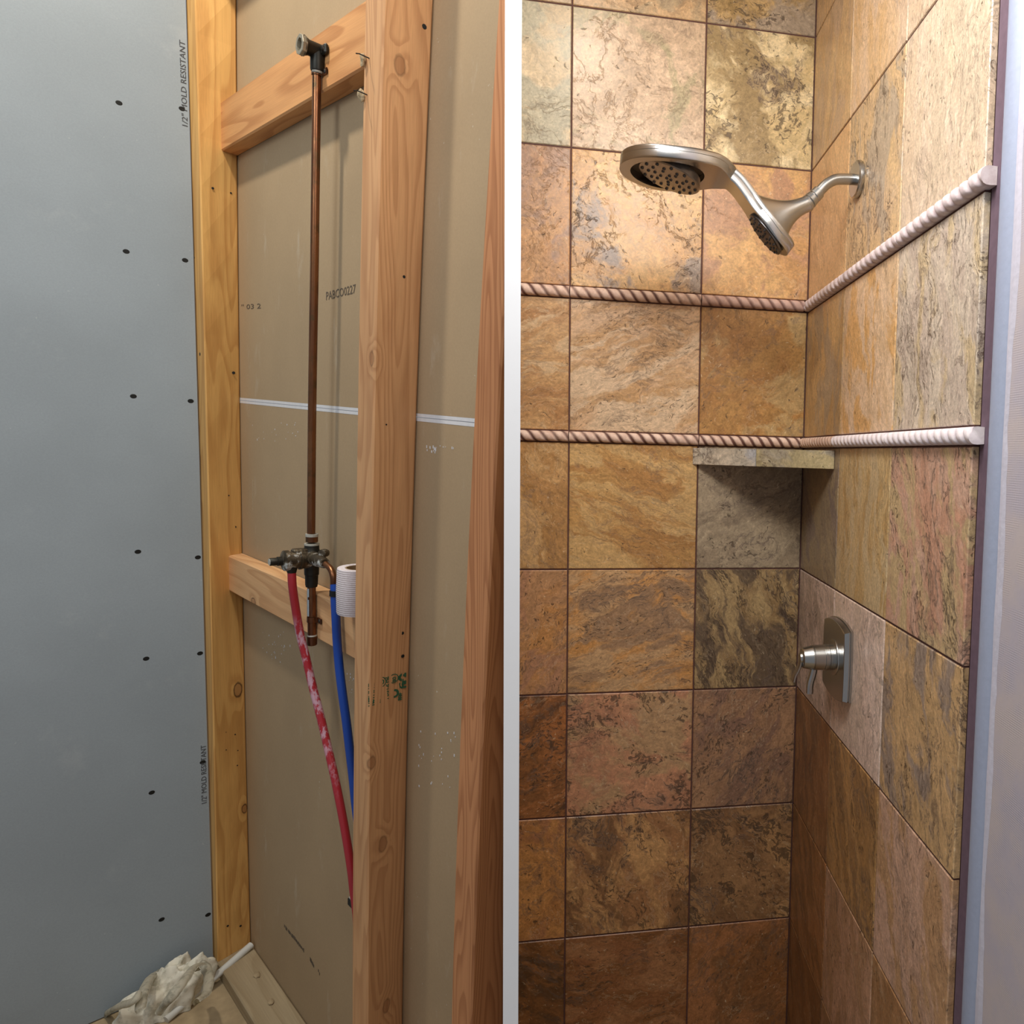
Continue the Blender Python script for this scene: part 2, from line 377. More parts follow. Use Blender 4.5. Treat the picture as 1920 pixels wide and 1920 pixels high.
wm = link_mesh('wall_middle', bm, M['white']); wm.data.materials.append(M['brownboard']); tag(wm, kind='structure', label='thin white painted partition end, added between the stud bay and the tiled shower')

# ------------------------------------------------------------------ shower: tiled walls
ROWS = [1.5515, 1.2468, 0.9359, 0.6255, 0.5984, 0.2923, 0.2663, -0.0351, -0.3368, -0.6411, -0.9483, -1.2535]
TILEROWS = [(0, 1), (1, 2), (2, 3), (4, 5), (6, 7), (7, 8), (8, 9), (9, 10), (10, 11)]
XC = [-0.873, -0.568, -0.2631, 0.0]
YC = [0.0, 0.292, 0.584, 0.8749]
T_ = 0.010
bm = NB(); box(bm, (-0.80, 0.0022, FLOOR), (0.06, 0.09, 1.72))
wb = link_mesh('wall_rear', bm, M['grout'], clip='R'); tag(wb, kind='structure', label='shower back wall of square travertine tiles with brown grout')
bm = NB(); box(bm, (0.0022, -0.872, FLOOR), (0.09, 0.0022, 1.72))
wr = link_mesh('wall_right', bm, M['grout']); tag(wr, kind='structure', label='shower side wall of travertine tiles carrying the shower arm and valve')

def tile_mesh(wd, ht):
    bm = NB(); c = 0.0016; j = lambda: random.uniform(-0.0003, 0.0003)
    A = [(-wd / 2, -ht / 2), (wd / 2, -ht / 2), (wd / 2, ht / 2), (-wd / 2, ht / 2)]
    back = [bm.verts.new((x, y, -T_)) for x, y in A]; mid = [bm.verts.new((x, y, -c)) for x, y in A]
    top = [bm.verts.new((x - math.copysign(c, x) + j(), y - math.copysign(c, y) + j(), 0)) for x, y in A]
    bm.faces.new(top)
    for i in range(4):
        k = (i + 1) % 4
        bm.faces.new((mid[i], mid[k], top[k], top[i])); bm.faces.new((back[i], back[k], mid[k], mid[i]))
    bm.faces.new(back[::-1]); return bm
RB = Matrix(((1, 0, 0), (0, 0, -1), (0, 1, 0))).to_4x4()       # tile x -> X, y -> Z, face towards -Y
RW = Matrix(((0, 0, -1), (-1, 0, 0), (0, 1, 0))).to_4x4()      # tile x -> -Y, y -> Z, face towards -X
def paint(o, ca, cb, cc, ang, stretch, pit):
    o['ca'] = list(rgb(*ca)[:3]); o['cb'] = list(rgb(*cb)[:3]); o['cc'] = list(rgb(*cc)[:3])
    o['prm'] = [math.radians(ang), float(stretch), float(pit)]
    o['seed'] = [random.uniform(0, 40), random.uniform(0, 40), random.uniform(0, 9)]
# per tile: three stone colours, direction of the banding, stretch, pitting
BACK = {
 (0,0):((205,165,120),(190,150,110),(180,150,115),20,1,.4), (0,1):((205,165,120),(190,150,105),(170,145,110),20,1,.4), (0,2):((150,118,66),(182,146,92),(160,140,118),30,1.2,1),
 (1,0):((214,190,152),(196,170,130),(178,168,140),60,1,.5), (1,1):((214,182,150),(196,164,132),(178,160,122),-30,1,.4), (1,2):((226,202,156),(204,174,120),(158,130,84),40,1,1.2),
 (2,0):((198,144,88),(184,128,74),(172,132,104),50,1,.4), (2,1):((216,168,104),(204,150,88),(158,136,118),55,1,.8), (2,2):((214,162,96),(200,144,80),(186,134,94),20,1,.4),
 (3,0):((196,148,92),(176,122,66),(206,168,122),-5,2.6,.4), (3,1):((206,164,122),(190,142,88),(212,178,140),-16,2.6,.7), (3,2):((178,126,58),(166,112,48),(184,146,90),-50,1.3,.5),
 (4,0):((188,134,72),(176,124,62),(200,152,92),60,1.8,.4), (4,1):((192,140,70),(178,122,54),(206,160,94),18,2.6,.5), (4,2):((158,136,108),(142,122,98),(172,150,120),-35,1.6,.8),
 (5,0):((178,132,88),(186,130,66),(172,124,90),-55,1.8,.8), (5,1):((190,152,106),(194,136,62),(156,122,88),-14,2.6,.9), (5,2):((172,146,100),(146,118,76),(104,86,66),72,2.8,1.4),
 (6,0):((118,76,36),(152,92,34),(90,60,38),-20,2.0,1.1), (6,1):((174,124,92),(160,112,84),(164,132,96),10,1.2,1.3), (6,2):((152,116,86),(138,104,78),(126,96,80),-60,2.0,1.1),
 (7,0):((176,122,56),(160,106,44),(148,98,60),60,1.4,.6), (7,1):((178,136,84),(146,102,60),(120,84,50),70,1.5,1.1), (7,2):((144,108,70),(120,86,54),(160,122,78),45,1.5,1.6),
 (8,0):((112,70,26),(134,84,32),(92,60,28),25,2.0,.8), (8,1):((134,84,44),(120,74,28),(146,100,60),0,2.4,.8), (8,2):((148,96,52),(130,82,36),(120,80,44),-55,1.8,.6)}
RIGHT = {
 (0,0):((204,166,122),(186,148,106),(196,154,104),90,3.5,.4), (0,1):((216,178,140),(204,164,120),(206,172,134),90,3.5,.4), (0,2):((214,184,154),(206,174,140),(196,164,130),88,3.5,.4),
 (1,0):((204,166,116),(190,148,98),(184,150,116),88,3.5,.4), (1,1):((216,180,142),(208,166,116),(212,180,150),80,3.5,.4), (1,2):((214,186,158),(208,176,144),(200,170,140),88,3.0,.6),
 (2,0):((212,166,112),(198,150,96),(206,158,104),70,3.5,.3), (2,1):((206,168,118),(200,164,122),(178,156,130),84,3.0,1.2), (2,2):((214,188,162),(208,180,150),(202,178,150),88,3.0,.6),
 (3,0):((200,156,98),(186,140,82),(168,140,108),84,3.0,.5), (3,1):((214,176,134),(222,186,150),(212,158,92),72,2.6,.5), (3,2):((208,190,168),(194,174,156),(202,176,136),80,3.2,1.0),
 (4,0):((168,144,108),(152,130,102),(142,122,108),62,3.0,.8), (4,1):((208,172,116),(190,148,88),(204,174,128),90,4.5,.4), (4,2):((202,158,134),(196,140,112),(196,164,118),70,2.6,1.1),
 (5,0):((210,190,180),(196,176,166),(178,160,148),60,2.5,.9), (5,1):((222,202,192),(212,190,178),(210,190,176),80,2.5,.6), (5,2):((196,160,112),(184,150,104),(152,136,124),72,2.4,1.0),
 (6,0):((126,86,50),(142,98,56),(110,78,50),84,3.5,.6), (6,1):((150,112,64),(132,100,62),(166,126,74),66,3.2,1.2), (6,2):((182,150,134),(170,138,120),(168,132,98),70,2.4,.7),
 (7,0):((130,88,46),(112,74,38),(146,98,54),62,3.5,.7), (7,1):((174,136,112),(162,124,98),(156,120,90),76,2.6,.7), (7,2):((150,110,72),(134,96,58),(160,122,88),70,2.6,.7),
 (8,0):((120,78,38),(104,66,30),(130,86,44),62,3,.7), (8,1):((160,120,92),(148,108,80),(140,104,72),76,2.6,.7), (8,2):((144,104,64),(130,92,54),(120,86,52),70,2.6,.7)}
G = 0.0017
def tone(t_, r):                                   # lower courses coloured lighter and warmer to make up for lamp falloff
    k = (1.16, 1.10, 1.02) if r >= 6 else (1.06, 1.02, 0.98) if r == 5 else (1, 1, 1)
    return tuple(tuple(min(255, v * q) for v, q in zip(c, k)) for c in t_[:3]) + tuple(t_[3:])
for r, (a, b) in enumerate(TILEROWS):
    zt, zb_ = ROWS[a], ROWS[b]
    for c in range(3):
        x0, x1 = XC[c], XC[c + 1]; wd = x1 - x0 - 2 * G; ht = zt - zb_ - 2 * G
        o = link_mesh('tile', tile_mesh(wd, ht), M['trav'], base=((x0 + x1) / 2, 0, (zt + zb_) / 2), rot=RB, parent=wb, clip='R' if c == 0 else None)
        paint(o, *tone(BACK[(r, c)], r))
        y0, y1 = YC[c], YC[c + 1]; wd = y1 - y0 - 2 * G
        o = link_mesh('tile', tile_mesh(wd, ht), M['trav'], base=(0, -(y0 + y1) / 2, (zt + zb_) / 2), rot=RW, parent=wr)
        paint(o, *tone(RIGHT[(r, c)], r))

# rope mouldings
def rope_mesh(length, h, proud, pitch, phase, slant, amp, mesh_cap=True):
    bm = NB(); lay = bm.verts.layers.float.new('groove')
    ns = max(6, int(length / 0.0032)); nt = 10; rings = []
    for i in range(ns + 1):
        s = length * i / ns; row = []
        for k in range(nt + 1):
            th = math.pi * k / nt                                   # 0 top, pi bottom
            ph = (s / pitch + phase + slant * th / math.pi) % 1.0
            d = min(ph, 1 - ph) * 2                                 # 0 in the groove
            g = max(0.0, 1 - d / 0.46) ** 0.9
            rr = 1 - amp * g
            v = bm.verts.new((s, math.cos(th) * h / 2 * (0.93 + 0.07 * rr), (math.sin(th) ** 0.7 if th > 0 and k < nt else 0) * proud * rr + 0.0005))
            v[lay] = g; row.append(v)
        fb = [bm.verts.new((s, -h / 2 * 0.93, -0.009)), bm.verts.new((s, h / 2 * 0.93, -0.009))]
        rings.append(row + fb)
    n = len(rings[0])
    for a, b in zip(rings, rings[1:]):
        for k in range(n): bm.faces.new((a[k], a[(k + 1) % n], b[(k + 1) % n], b[k]))
    bm.faces.new(rings[0][::-1]); bm.faces.new(rings[-1]); return bm
PINK = ((232, 204, 184), (214, 180, 160), (100, 64, 54)); LAV = ((222, 208, 206), (206, 188, 186), (150, 122, 122)); MAUVE = ((206, 172, 156), (190, 156, 142), (112, 78, 68))
WHT = ((238, 228, 226), (222, 210, 212), (176, 160, 168))
def rope(x0, x1, z, wall, cols, pitch, pit, parent, slant=-0.9, clip=None, ph=0.0):
    h = z[0] - z[1] - 0.002; bm = rope_mesh(abs(x1 - x0), h, 0.0135, pitch, ph, slant, 0.36)
    base = (x0, 0, (z[0] + z[1]) / 2) if wall == 'B' else (0, -x0, (z[0] + z[1]) / 2)
    o = link_mesh('rope_moulding', bm, M['rope'], base=base, rot=RB if wall == 'B' else RW, parent=parent, smooth=True, clip=clip, autosmooth=math.radians(60))
    paint(o, *cols, 0, 1, pit); return o
UP = (0.6255, 0.5984); LO = (0.2923, 0.2663)
rope(XC[0] + 0.001, XC[1] - 0.001, UP, 'B', PINK, 0.0262, 1.0, wb, clip='R')
rope(XC[1] + 0.001, XC[2] - 0.001, UP, 'B', PINK, 0.0262, .9, wb)
rope(XC[2] + 0.001, -0.012, UP, 'B', MAUVE, 0.0262, .8, wb)
rope(XC[0] + 0.001, XC[1] - 0.001, LO, 'B', PINK, 0.0262, 1.0, wb, clip='R')
rope(XC[1] + 0.001, XC[2] - 0.001, LO, 'B', PINK, 0.0262, 1.0, wb)
rope(XC[2] + 0.001, -0.012, LO, 'B', PINK, 0.0236, 1.3, wb)
rope(0.002, 0.300, UP, 'W', LAV, 0.0262, .45, wr, slant=-0.9)
rope(0.302, 0.600, UP, 'W', LAV, 0.0262, .45, wr, slant=-0.9)
rope(0.602, 0.890, UP, 'W', LAV, 0.0262, .35, wr, slant=-0.9)
rope(0.002, 0.272, LO, 'W', PINK, 0.0210, .8, wr, slant=-0.9)
rope(0.274, 0.580, LO, 'W', WHT, 0.0230, .6, wr, slant=-0.9)
rope(0.582, 0.888, LO, 'W', WHT, 0.0230, .5, wr, slant=-0.9)

# jamb beyond the tile: caulk strip, painted corner bead, skim coated drywall
bm = NB(); box(bm, (0.0125, -1.9, FLOOR), (0.09, -0.8725, 1.72))
wj = link_mesh('wall_front', bm, M['skim']); tag(wj, kind='structure', label='pinkish white skim coated drywall with mesh tape beside the tile edge')
bm = NB(); box(bm, (0.0095, -0.898, FLOOR), (0.0125, -0.8755, 1.70), 0.001)
link_mesh('caulk_strip', bm, M['caulk'], parent=wj)
bm = NB(); nz = 60; prof = [(-0.8975, 0.0125), (-0.899, 0.0095), (-0.903, 0.0068), (-0.910, 0.0052), (-0.919, 0.0056), (-0.927, 0.0085), (-0.932, 0.0125)]; rings = []
for i in range(nz + 1):
    z = FLOOR + (1.70 - FLOOR) * i / nz; wv = 0.0012 * noise.noise(Vector((0, 0, z * 6)))
    rings.append([bm.verts.new((x + (wv if 0 < k < 6 else 0), y + wv, z)) for k, (y, x) in enumerate(prof)])
for a, b in zip(rings, rings[1:]):
    for k in range(len(prof) - 1): bm.faces.new((a[k], a[k + 1], b[k + 1], b[k]))
    bm.faces.new((a[-1], a[0], b[0], b[-1]))
bm.faces.new(rings[0]); bm.faces.new(rings[-1][::-1])
tr1 = link_mesh('trim_1', bm, M['bead'], smooth=True, autosmooth=math.radians(50)); tag(tr1, kind='structure', label='bluish white painted corner bead running down beside the tile edge')
bm = NB(); box(bm, (-0.80, -0.80, 1.72), (0.09, 0.09, 1.76))
tag(link_mesh('ceiling', bm, M['white'], clip='R'), kind='structure', label='white lowered ceiling over the shower')
bm = NB(); box(bm, (-0.95, -1.9, FLOOR - 0.04), (0.15, 0.09, FLOOR))
tag(link_mesh('floor', bm, M['dust'], clip='R'), kind='structure', label='shower floor slab')

bm = NB(); rings = []
for i in range(181):
    z = FLOOR + (1.70 - FLOOR) * i / 180; a_ = 0.0025 * noise.noise(Vector((1, 0, z * 14))); b2 = 0.010 * noise.noise(Vector((4, 0, z * 5))) + 0.003 * noise.noise(Vector((9, 0, z * 30)))
    rings.append([bm.verts.new(p) for p in ((0.0124, -0.9315, z), (0.0100 + a_ * .3, -0.9335, z), (0.0105 + a_ * .3, -0.938 + b2 * .6, z), (0.0124, -0.944 + b2, z))])
for a, b in zip(rings, rings[1:]):
    for k in range(3): bm.faces.new((a[k], a[k + 1], b[k + 1], b[k]))
link_mesh('joint_compound', bm, mat_simple('joint_compound', rgb(196, 192, 202), 0.8, 0, 150, 0.08, 0.5, 0.001, 6), parent=wj, label='ragged white ridge of joint compound')

# corner shelf
sh = empty('corner_shelf', (-0.09, -0.09, 0.2202))
tag(sh, 'stone corner shelf with a two-piece travertine edge tucked under the lower rope moulding', 'shelf')
ax, ay, z0, z1 = -0.2765, -0.261, 0.2203, 0.2600
def prism(poly, z0, z1, ch=0.0):
    bm = NB(); n = len(poly)
    a = [bm.verts.new((x, y, z0)) for x, y in poly]; b = [bm.verts.new((x, y, z1)) for x, y in poly]
    bm.faces.new(a[::-1]); bm.faces.new(b)
    for i in range(n): bm.faces.new((a[i], a[(i + 1) % n], b[(i + 1) % n], b[i]))
    if ch: bmesh.ops.bevel(bm, geom=[e for e in bm.edges], offset=ch, segments=2, affect='EDGES')
    return bm
dv = Vector((0 - ax, ay - 0)).normalized(); nv = Vector((dv.y, -dv.x)); nv = nv if nv.x < 0 else -nv
A2, B2 = Vector((ax, 0)), Vector((0, ay)); mid = A2.lerp(B2, 0.475)
sb = link_mesh('shelf_slab', prism([(ax + 0.012, -0.0008), (-0.0008, -0.0008), (-0.0008, ay + 0.012)], z0 + 0.002, z1 - 0.001), M['trav'], parent=sh)
paint(sb, (150, 130, 100), (140, 120, 92), (160, 136, 104), 0, 1, .5)
for (p, q, cols) in ((A2 + Vector((0.0, -0.0008)), mid - dv * 0.0006, ((214, 196, 170), (196, 184, 164), (190, 188, 186), 10, 1.2, 1.0)),
                     (mid + dv * 0.0006, B2 + Vector((-0.0008, 0)), ((192, 172, 126), (178, 160, 118), (168, 156, 136), 10, 1.2, 1.0))):
    off = -nv * 0.0115
    poly = [p, q, q + off, p + off]
    poly = [(min(v.x, -0.0008), min(v.y, -0.0008)) for v in poly]
    o = link_mesh('edge_tile', prism(poly, z0, z1, 0.0008), M['trav'], parent=sh); paint(o, *cols)

# ------------------------------------------------------------------ shower head
YH = -0.365
sd = empty('overhead_shower', at(1606, 337, 0, 0.0)); hb = WORLD[sd.name].translation.copy()
tag(sd, 'brushed nickel two-function shower head with a large ring, curved handle and small lower spray', 'shower head')
def xz(px, py, y): p = at(px, py, 1, y); return Vector((p.x, 0, p.z))
K = lambda x, y: (1130 + x / 3.765, 240 + y / 3.765)
fz = at(*K(1812, 365), 0, 0); YH = fz.y
bm = NB(); lathe(bm, (-0.0005, fz.y, fz.z), (-1, 0, 0), [(0, 0), (0, 0.0345), (0.003, 0.0355), (0.008, 0.0350), (0.0105, 0.032), (0.0115, 0.013), (0.0115, 0)], 48)
link_mesh('wall_flange', bm, M['nickel'], parent=sd, smooth=True, autosmooth=math.radians(35))
arm = [Vector((-0.004, 0, fz.z))] + [xz(*K(*q), YH) for q in ((1740, 362), (1700, 361), (1640, 366), (1580, 398), (1530, 448), (1480, 500), (1452, 526))]
arm = [Vector((p.x, YH, p.z)) for p in arm]
bm = NB(); tube(bm, spline(arm, 6), 0.0103, 20)
link_mesh('shower_arm', bm, M['nickel'], parent=sd, smooth=True, autosmooth=math.radians(40))
jn = Vector(arm[-1]); da = (arm[-1] - arm[-3]).normalized()
bm = NB(); lathe(bm, jn - da * 0.030, da, [(0, 0.0103), (0, 0.0128), (0.013, 0.0135), (0.0145, 0.0125), (0.0155, 0.0135), (0.026, 0.0150), (0.0275, 0.0135), (0.029, 0.0150), (0.036, 0.0162), (0.036, 0)], 32)
link_mesh('swivel_nut', bm, M['nickel'], parent=sd, smooth=True, autosmooth=math.radians(35))
# slab centre line in the plane of the arm, half widths across it
W_R = 0.0865
EDGE = [(122, 238), (455, 160), (700, 192), (850, 240), (950, 348), (1050, 476), (1150, 606), (1250, 738), (1330, 862)]
offs = [0.0, W_R, 0.070, 0.052, 0.034, 0.027, 0.033, 0.036, 0.004]
def halfw(s):
    a = math.sqrt(max(0.0, W_R ** 2 - (s - W_R) ** 2)) if s < W_R else None
    if s >= W_R:
        u = (s - W_R) / (W_R * 1.42)
        a = 0.027 + (W_R - 0.027) * ((1 - u * u) ** 0.75 if u < 1 else 0)
        
    e = TOT - s; LB = 0.062
    if e < 2 * LB:
        v = (e - LB) / LB
        b = 0.037 * math.sqrt(max(0.0, 1 - v * v)) if v < 0 else 0.027 + 0.010 * (0.5 + 0.5 * math.cos(math.pi * v))
        a = b if v < 0 else max(a if a < 0.06 else 0, b)
    return max(a, 0.0012)
for _it in range(4):
    ctl = [xz(*K(*e), YH - o_) for e, o_ in zip(EDGE, offs)]
    path = spline(ctl, 8); cum = [0.0]
    for a, b in zip(path, path[1:]): cum.append(cum[-1] + (b - a).length)
    TOT = cum[-1]; RING = 2 * W_R
    offs = [0.0, W_R] + [halfw(cum[8 * i_]) for i_ in range(2, 8)] + [0.004]
def sample(s):
    s = min(max(s, 0), TOT)
    for i in range(len(cum) - 1):
        if cum[i + 1] >= s: break
    k = (s - cum[i]) / max(cum[i + 1] - cum[i], 1e-9)
    p = path[i].lerp(path[i + 1], k); d = (path[min(i + 2, len(path) - 1)] - path[max(i - 1, 0)]).normalized()
    nrm = Vector((-d.z, 0, d.x)); nrm = nrm if nrm.z > 0 or abs(nrm.z) < 1e-6 else -nrm
    return p, d, nrm
TH = 0.0235
ss = [0.0] + [W_R * (1 - math.cos(math.pi * k / 24)) for k in range(1, 20)]
s0 = ss[-1]; n_ = 46
ss += [s0 + (TOT - 0.06 - s0) * k / n_ for k in range(1, n_ + 1)]
s1 = ss[-1]; ss += [s1 + 0.06 * math.sin(math.pi / 2 * k / 12) for k in range(1, 13)]
secs = [(0.5, 0.965), (0.43, 0.988), (0.34, 1.0), (0.13, 1.0), (0.10, 0.988), (0.07, 1.0), (-0.34, 1.0), (-0.43, 0.988), (-0.5, 0.96)]
bm = NB(); rings = []
for s in ss:
    p, d, nn_ = sample(s); wdt = halfw(s); ring = []
    for sy, sec in ((-1, secs), (1, secs[::-1])):
        for (h, k) in sec:
            wk = wdt * k if wdt > 0.02 else max(wdt - (1 - k) * 0.03, 0.0008)
            ring.append(bm.verts.new(Vector((p.x, YH, p.z)) + nn_ * (h * TH) + Vector((0, sy * wk, 0))))
    rings.append(ring)
n = len(rings[0])
for a, b in zip(rings, rings[1:]):
    for k in range(n): bm.faces.new((a[k], a[(k + 1) % n], b[(k + 1) % n], b[k]))
bm.faces.new(rings[0][::-1]); bm.faces.new(rings[-1])
body = link_mesh('head_body', bm, M['nickel'], parent=sd, smooth=True, autosmooth=math.radians(28))
# recess in the ring
pc, dc, nc = sample(W_R * 1.02); RC = Vector((pc.x, YH, pc.z)); yax = Vector((0, 1, 0))
bmc = NB(); lathe(bmc, RC - nc * 0.03, nc, [(0, 0), (0, 0.0690), (0.036, 0.0690), (0.036, 0)], 56)
cut = link_mesh('cutter', bmc, None)
md = body.modifiers.new('recess', 'BOOLEAN'); md.operation = 'DIFFERENCE'; md.object = cut; md.solver = 'EXACT'
bpy.context.view_layer.update()
me = bpy.data.meshes.new_from_object(body.evaluated_get(bpy.context.evaluated_depsgraph_get()))
body.modifiers.clear(); body.data = me; bpy.data.objects.remove(cut)
me.set_sharp_from_angle(angle=math.radians(28))
def disc_frame(c, nrm, a):
    return c, nrm, a, nrm.cross(a).normalized()
bm = NB(); lathe(bm, RC - nc * 0.0105, nc, [(0, 0.0), (0, 0.0686), (0.016, 0.0686), (0.016, 0)], 48)
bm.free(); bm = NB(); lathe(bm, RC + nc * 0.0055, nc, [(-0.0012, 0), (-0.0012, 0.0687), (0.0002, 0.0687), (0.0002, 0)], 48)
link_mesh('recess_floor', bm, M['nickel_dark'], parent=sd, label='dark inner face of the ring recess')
tl_ = math.radians(17); ti = (nc * math.cos(tl_) + dc * math.sin(tl_)).normalized(); ta = (dc * math.cos(tl_) - nc * math.sin(tl_)).normalized()
SC = RC - nc * 0.0125 + dc * 0.004
bm = NB(); lathe(bm, SC, -ti, [(-0.013, 0), (-0.013, 0.056), (0.002, 0.0605), (0.004, 0.0585), (0.0046, 0.050), (0.0050, 0)], 48)
link_mesh('spray_disc', bm, M['spray'], parent=sd, smooth=True, autosmooth=math.radians(30), label='tilted round spray face inside the ring')
def nozzles(center, nrm, a, spots, r, parent, nm='nozzle'):
    bm = NB(); b = nrm.cross(a)
    for u, v in spots: lathe(bm, center + a * u + b * v, nrm, [(0, r), (r * 0.6, r * 0.85), (r * 0.85, r * 0.4), (r * 0.85, 0)], 8)
    o = link_mesh(nm, bm, M['nozzle'], parent=parent, smooth=True); o['kind'] = 'stuff'; o['label'] = 'grey rubber nozzles of the spray face'; return o
sp = [(r * math.cos(t_), r * math.sin(t_)) for r, k in ((0.052, 12), (0.040, 10), (0.028, 7), (0.016, 4), (0.004, 2)) for t_ in [2 * math.pi * (j + 0.3 * (k % 2)) / k for j in range(k)]]
nozzles(SC - ti * 0.0046, -ti, ta, sp, 0.0033, sd)
# small lower spray
pl, dl, nl = sample(TOT - 0.055); LC = Vector((pl.x, YH, pl.z)) - nl * (TH * 0.5)
def oval(bm, c, nrm, a, ra, rb, z0, z1, seg=36):
    b = nrm.cross(a).normalized(); r0 = []; r1 = []; r2 = []
    for k in range(seg):
        t_ = 2 * math.pi * k / seg; e = a * math.cos(t_) * ra + b * math.sin(t_) * rb
        r0.append(bm.verts.new(c + e + nrm * z0)); r1.append(bm.verts.new(c + e + nrm * z1 * 0.6)); r2.append(bm.verts.new(c + e * 0.93 + nrm * z1))
    for A_, B_ in ((r0, r1), (r1, r2)):
        for k in range(seg): bm.faces.new((A_[k], A_[(k + 1) % seg], B_[(k + 1) % seg], B_[k]))
    bm.faces.new(r0[::-1]); bm.faces.new(r2); return bm
bm = NB(); oval(bm, LC, -nl, dl, 0.046, 0.031, -0.002, 0.004)
link_mesh('lower_spray_face', bm, M['lower'], parent=sd, smooth=True, autosmooth=math.radians(30), label='dark oval lower spray face')
sp = [(0.040 * r * math.cos(t_), 0.026 * r * math.sin(t_)) for r, k in ((1.0, 15), (0.75, 11), (0.48, 8), (0.22, 4)) for t_ in [2 * math.pi * j / k for j in range(k)]]
nozzles(LC - nl * 0.004, -nl, dl, sp, 0.0023, sd)
# neck cone from the swivel to the back of the slab
bm = NB(); rings = []; st_ = jn + da * 0.004
pe, de, ne = sample(TOT - 0.075); pe = Vector((pe.x, YH, pe.z)) + ne * (TH * 0.42)
NS = 14
for i in range(NS + 1):
    u = i / NS; c = st_.lerp(pe, u); flare = u ** 2.3
    ra = 0.0162 + (0.060 - 0.0162) * flare; rb = 0.0162 + (0.032 - 0.0162) * flare
    ax_ = (da.lerp(-ne, min(1, u * 1.3))).normalized(); a_ = Vector((ax_.z, 0, -ax_.x)).normalized()
    if a_.dot(de) < 0: a_ = -a_
    rings.append([bm.verts.new(c + a_ * math.cos(2 * math.pi * k / 32) * ra + Vector((0, 1, 0)) * math.sin(2 * math.pi * k / 32) * rb) for k in range(32)])
for a, b in zip(rings, rings[1:]):
    for k in range(32): bm.faces.new((a[k], a[(k + 1) % 32], b[(k + 1) % 32], b[k]))
bm.faces.new(rings[0][::-1]); bm.faces.new(rings[-1])
link_mesh('neck', bm, M['nickel'], parent=sd, smooth=True, autosmooth=math.radians(60))

# ------------------------------------------------------------------ valve trim
vt = empty('shower_valve_trim', (0, -0.352, -0.166))
tag(vt, 'brushed nickel shower valve plate with a round knob and two curved levers on the tile wall', 'valve')
def barrel(hw, hc, hp, n=14, sb=0.003):
    pts = []
    for k in range(n + 1):
        u = -1 + 2 * k / n; pts.append((u * hw, hc + (hp - hc) * (1 - u * u)))
    for k in range(1, n):
        u = 1 - 2 * k / n; pts.append((hw + sb * (1 - u * u), hc * u))
    for k in range(n + 1):
        u = 1 - 2 * k / n; pts.append((u * hw, -hc - (hp - hc) * (1 - u * u)))
    for k in range(1, n):
        u = -1 + 2 * k / n; pts.append((-hw - sb * (1 - u * u), hc * u))
    return pts
def plate(layers, cy, cz):
    bm = NB(); rings = []
    for (x, hw, hc, hp) in layers: rings.append([bm.verts.new((x, cy + y, cz + z)) for y, z in barrel(hw, hc, hp)])
    m = len(rings[0])
    for a, b in zip(rings, rings[1:]):
        for k in range(m): bm.faces.new((a[k], a[(k + 1) % m], b[(k + 1) % m], b[k]))
    bm.faces.new(rings[0]); bm.faces.new(rings[-1][::-1]); return bm
VC = (-0.351, -0.167)
link_mesh('escutcheon', plate([(-0.0004, .071, .071, .083), (-0.005, .071, .071, .083), (-0.0055, .0685, .0685, .0805), (-0.008, .0685, .0685, .0805), (-0.0085, .0705, .0700, .082), (-0.0175, .0685, .0675, .0800), (-0.0185, .0675, .0665, .0790)], *VC), M['nickel'], parent=vt, smooth=True, autosmooth=math.radians(25))
KC = (-0.018, VC[0] - 0.004, VC[1] + 0.004)
bm = NB(); lathe(bm, KC, (-1, 0, 0), [(0, 0.037), (0.002, 0.0365), (0.003, 0.033), (0.0032, 0.0262), (0.012, 0.0262), (0.0125, 0.0252), (0.0135, 0.0262), (0.022, 0.0262), (0.0225, 0.0252), (0.0235, 0.0258), (0.044, 0.0250), (0.0445, 0.0232), (0.0465, 0.0232), (0.047, 0.0246), (0.066, 0.0205), (0.068, 0.0185), (0.0685, 0.0)], 48)
link_mesh('valve_knob', bm, M['nickel'], parent=vt, smooth=True, autosmooth=math.radians(30))
bm = NB(); lathe(bm, (KC[0] - 0.068, KC[1], KC[2]), (-1, 0, 0), [(0, 0.0115), (0.004, 0.0105), (0.005, 0.0)], 24)
link_mesh('knob_cap', bm, M['nickel'], parent=vt, smooth=True, autosmooth=math.radians(30))
def strap(bm, pts, wv, half, th):
    """flat bar along pts; wv = width direction"""
    pts = spline(pts, 5); wv = Vector(wv); rings = []; n = len(pts)
    for i, p in enumerate(pts):
        d = (pts[min(i + 1, n - 1)] - pts[max(i - 1, 0)]).normalized(); t_ = wv.cross(d).normalized(); u = wv * half; v = t_ * th
        rings.append([bm.verts.new(p + q) for q in (u + v * .4, u * .7 + v, -u * .7 + v, -u + v * .4, -u - v * .4, -u * .7 - v, u * .7 - v, u - v * .4)])
    for a, b in zip(rings, rings[1:]):
        for k in range(8): bm.faces.new((a[k], a[(k + 1) % 8], b[(k + 1) % 8], b[k]))
    bm.faces.new(rings[0][::-1]); bm.faces.new(rings[-1]); return bm
q = lambda dx, dz, dy=0.0: Vector((KC[0] - dx, KC[1] + dy, KC[2] + dz))
bm = NB(); strap(bm, [q(.040, -.018), q(.043, -.034), q(.048, -.054), q(.049, -.074)], (0, 1, 0), .0075, .0062)
link_mesh('lever', bm, M['nickel'], parent=vt, smooth=True, autosmooth=math.radians(30))
bm = NB(); strap(bm, [q(.069, 0.006), q(.071, -.012), q(.075, -.024), q(.081, -.036), q(.084, -.048)], (0, 1, 0), .0080, .0034)
link_mesh('lever', bm, M['nickel'], parent=vt, smooth=True, autosmooth=math.radians(30))

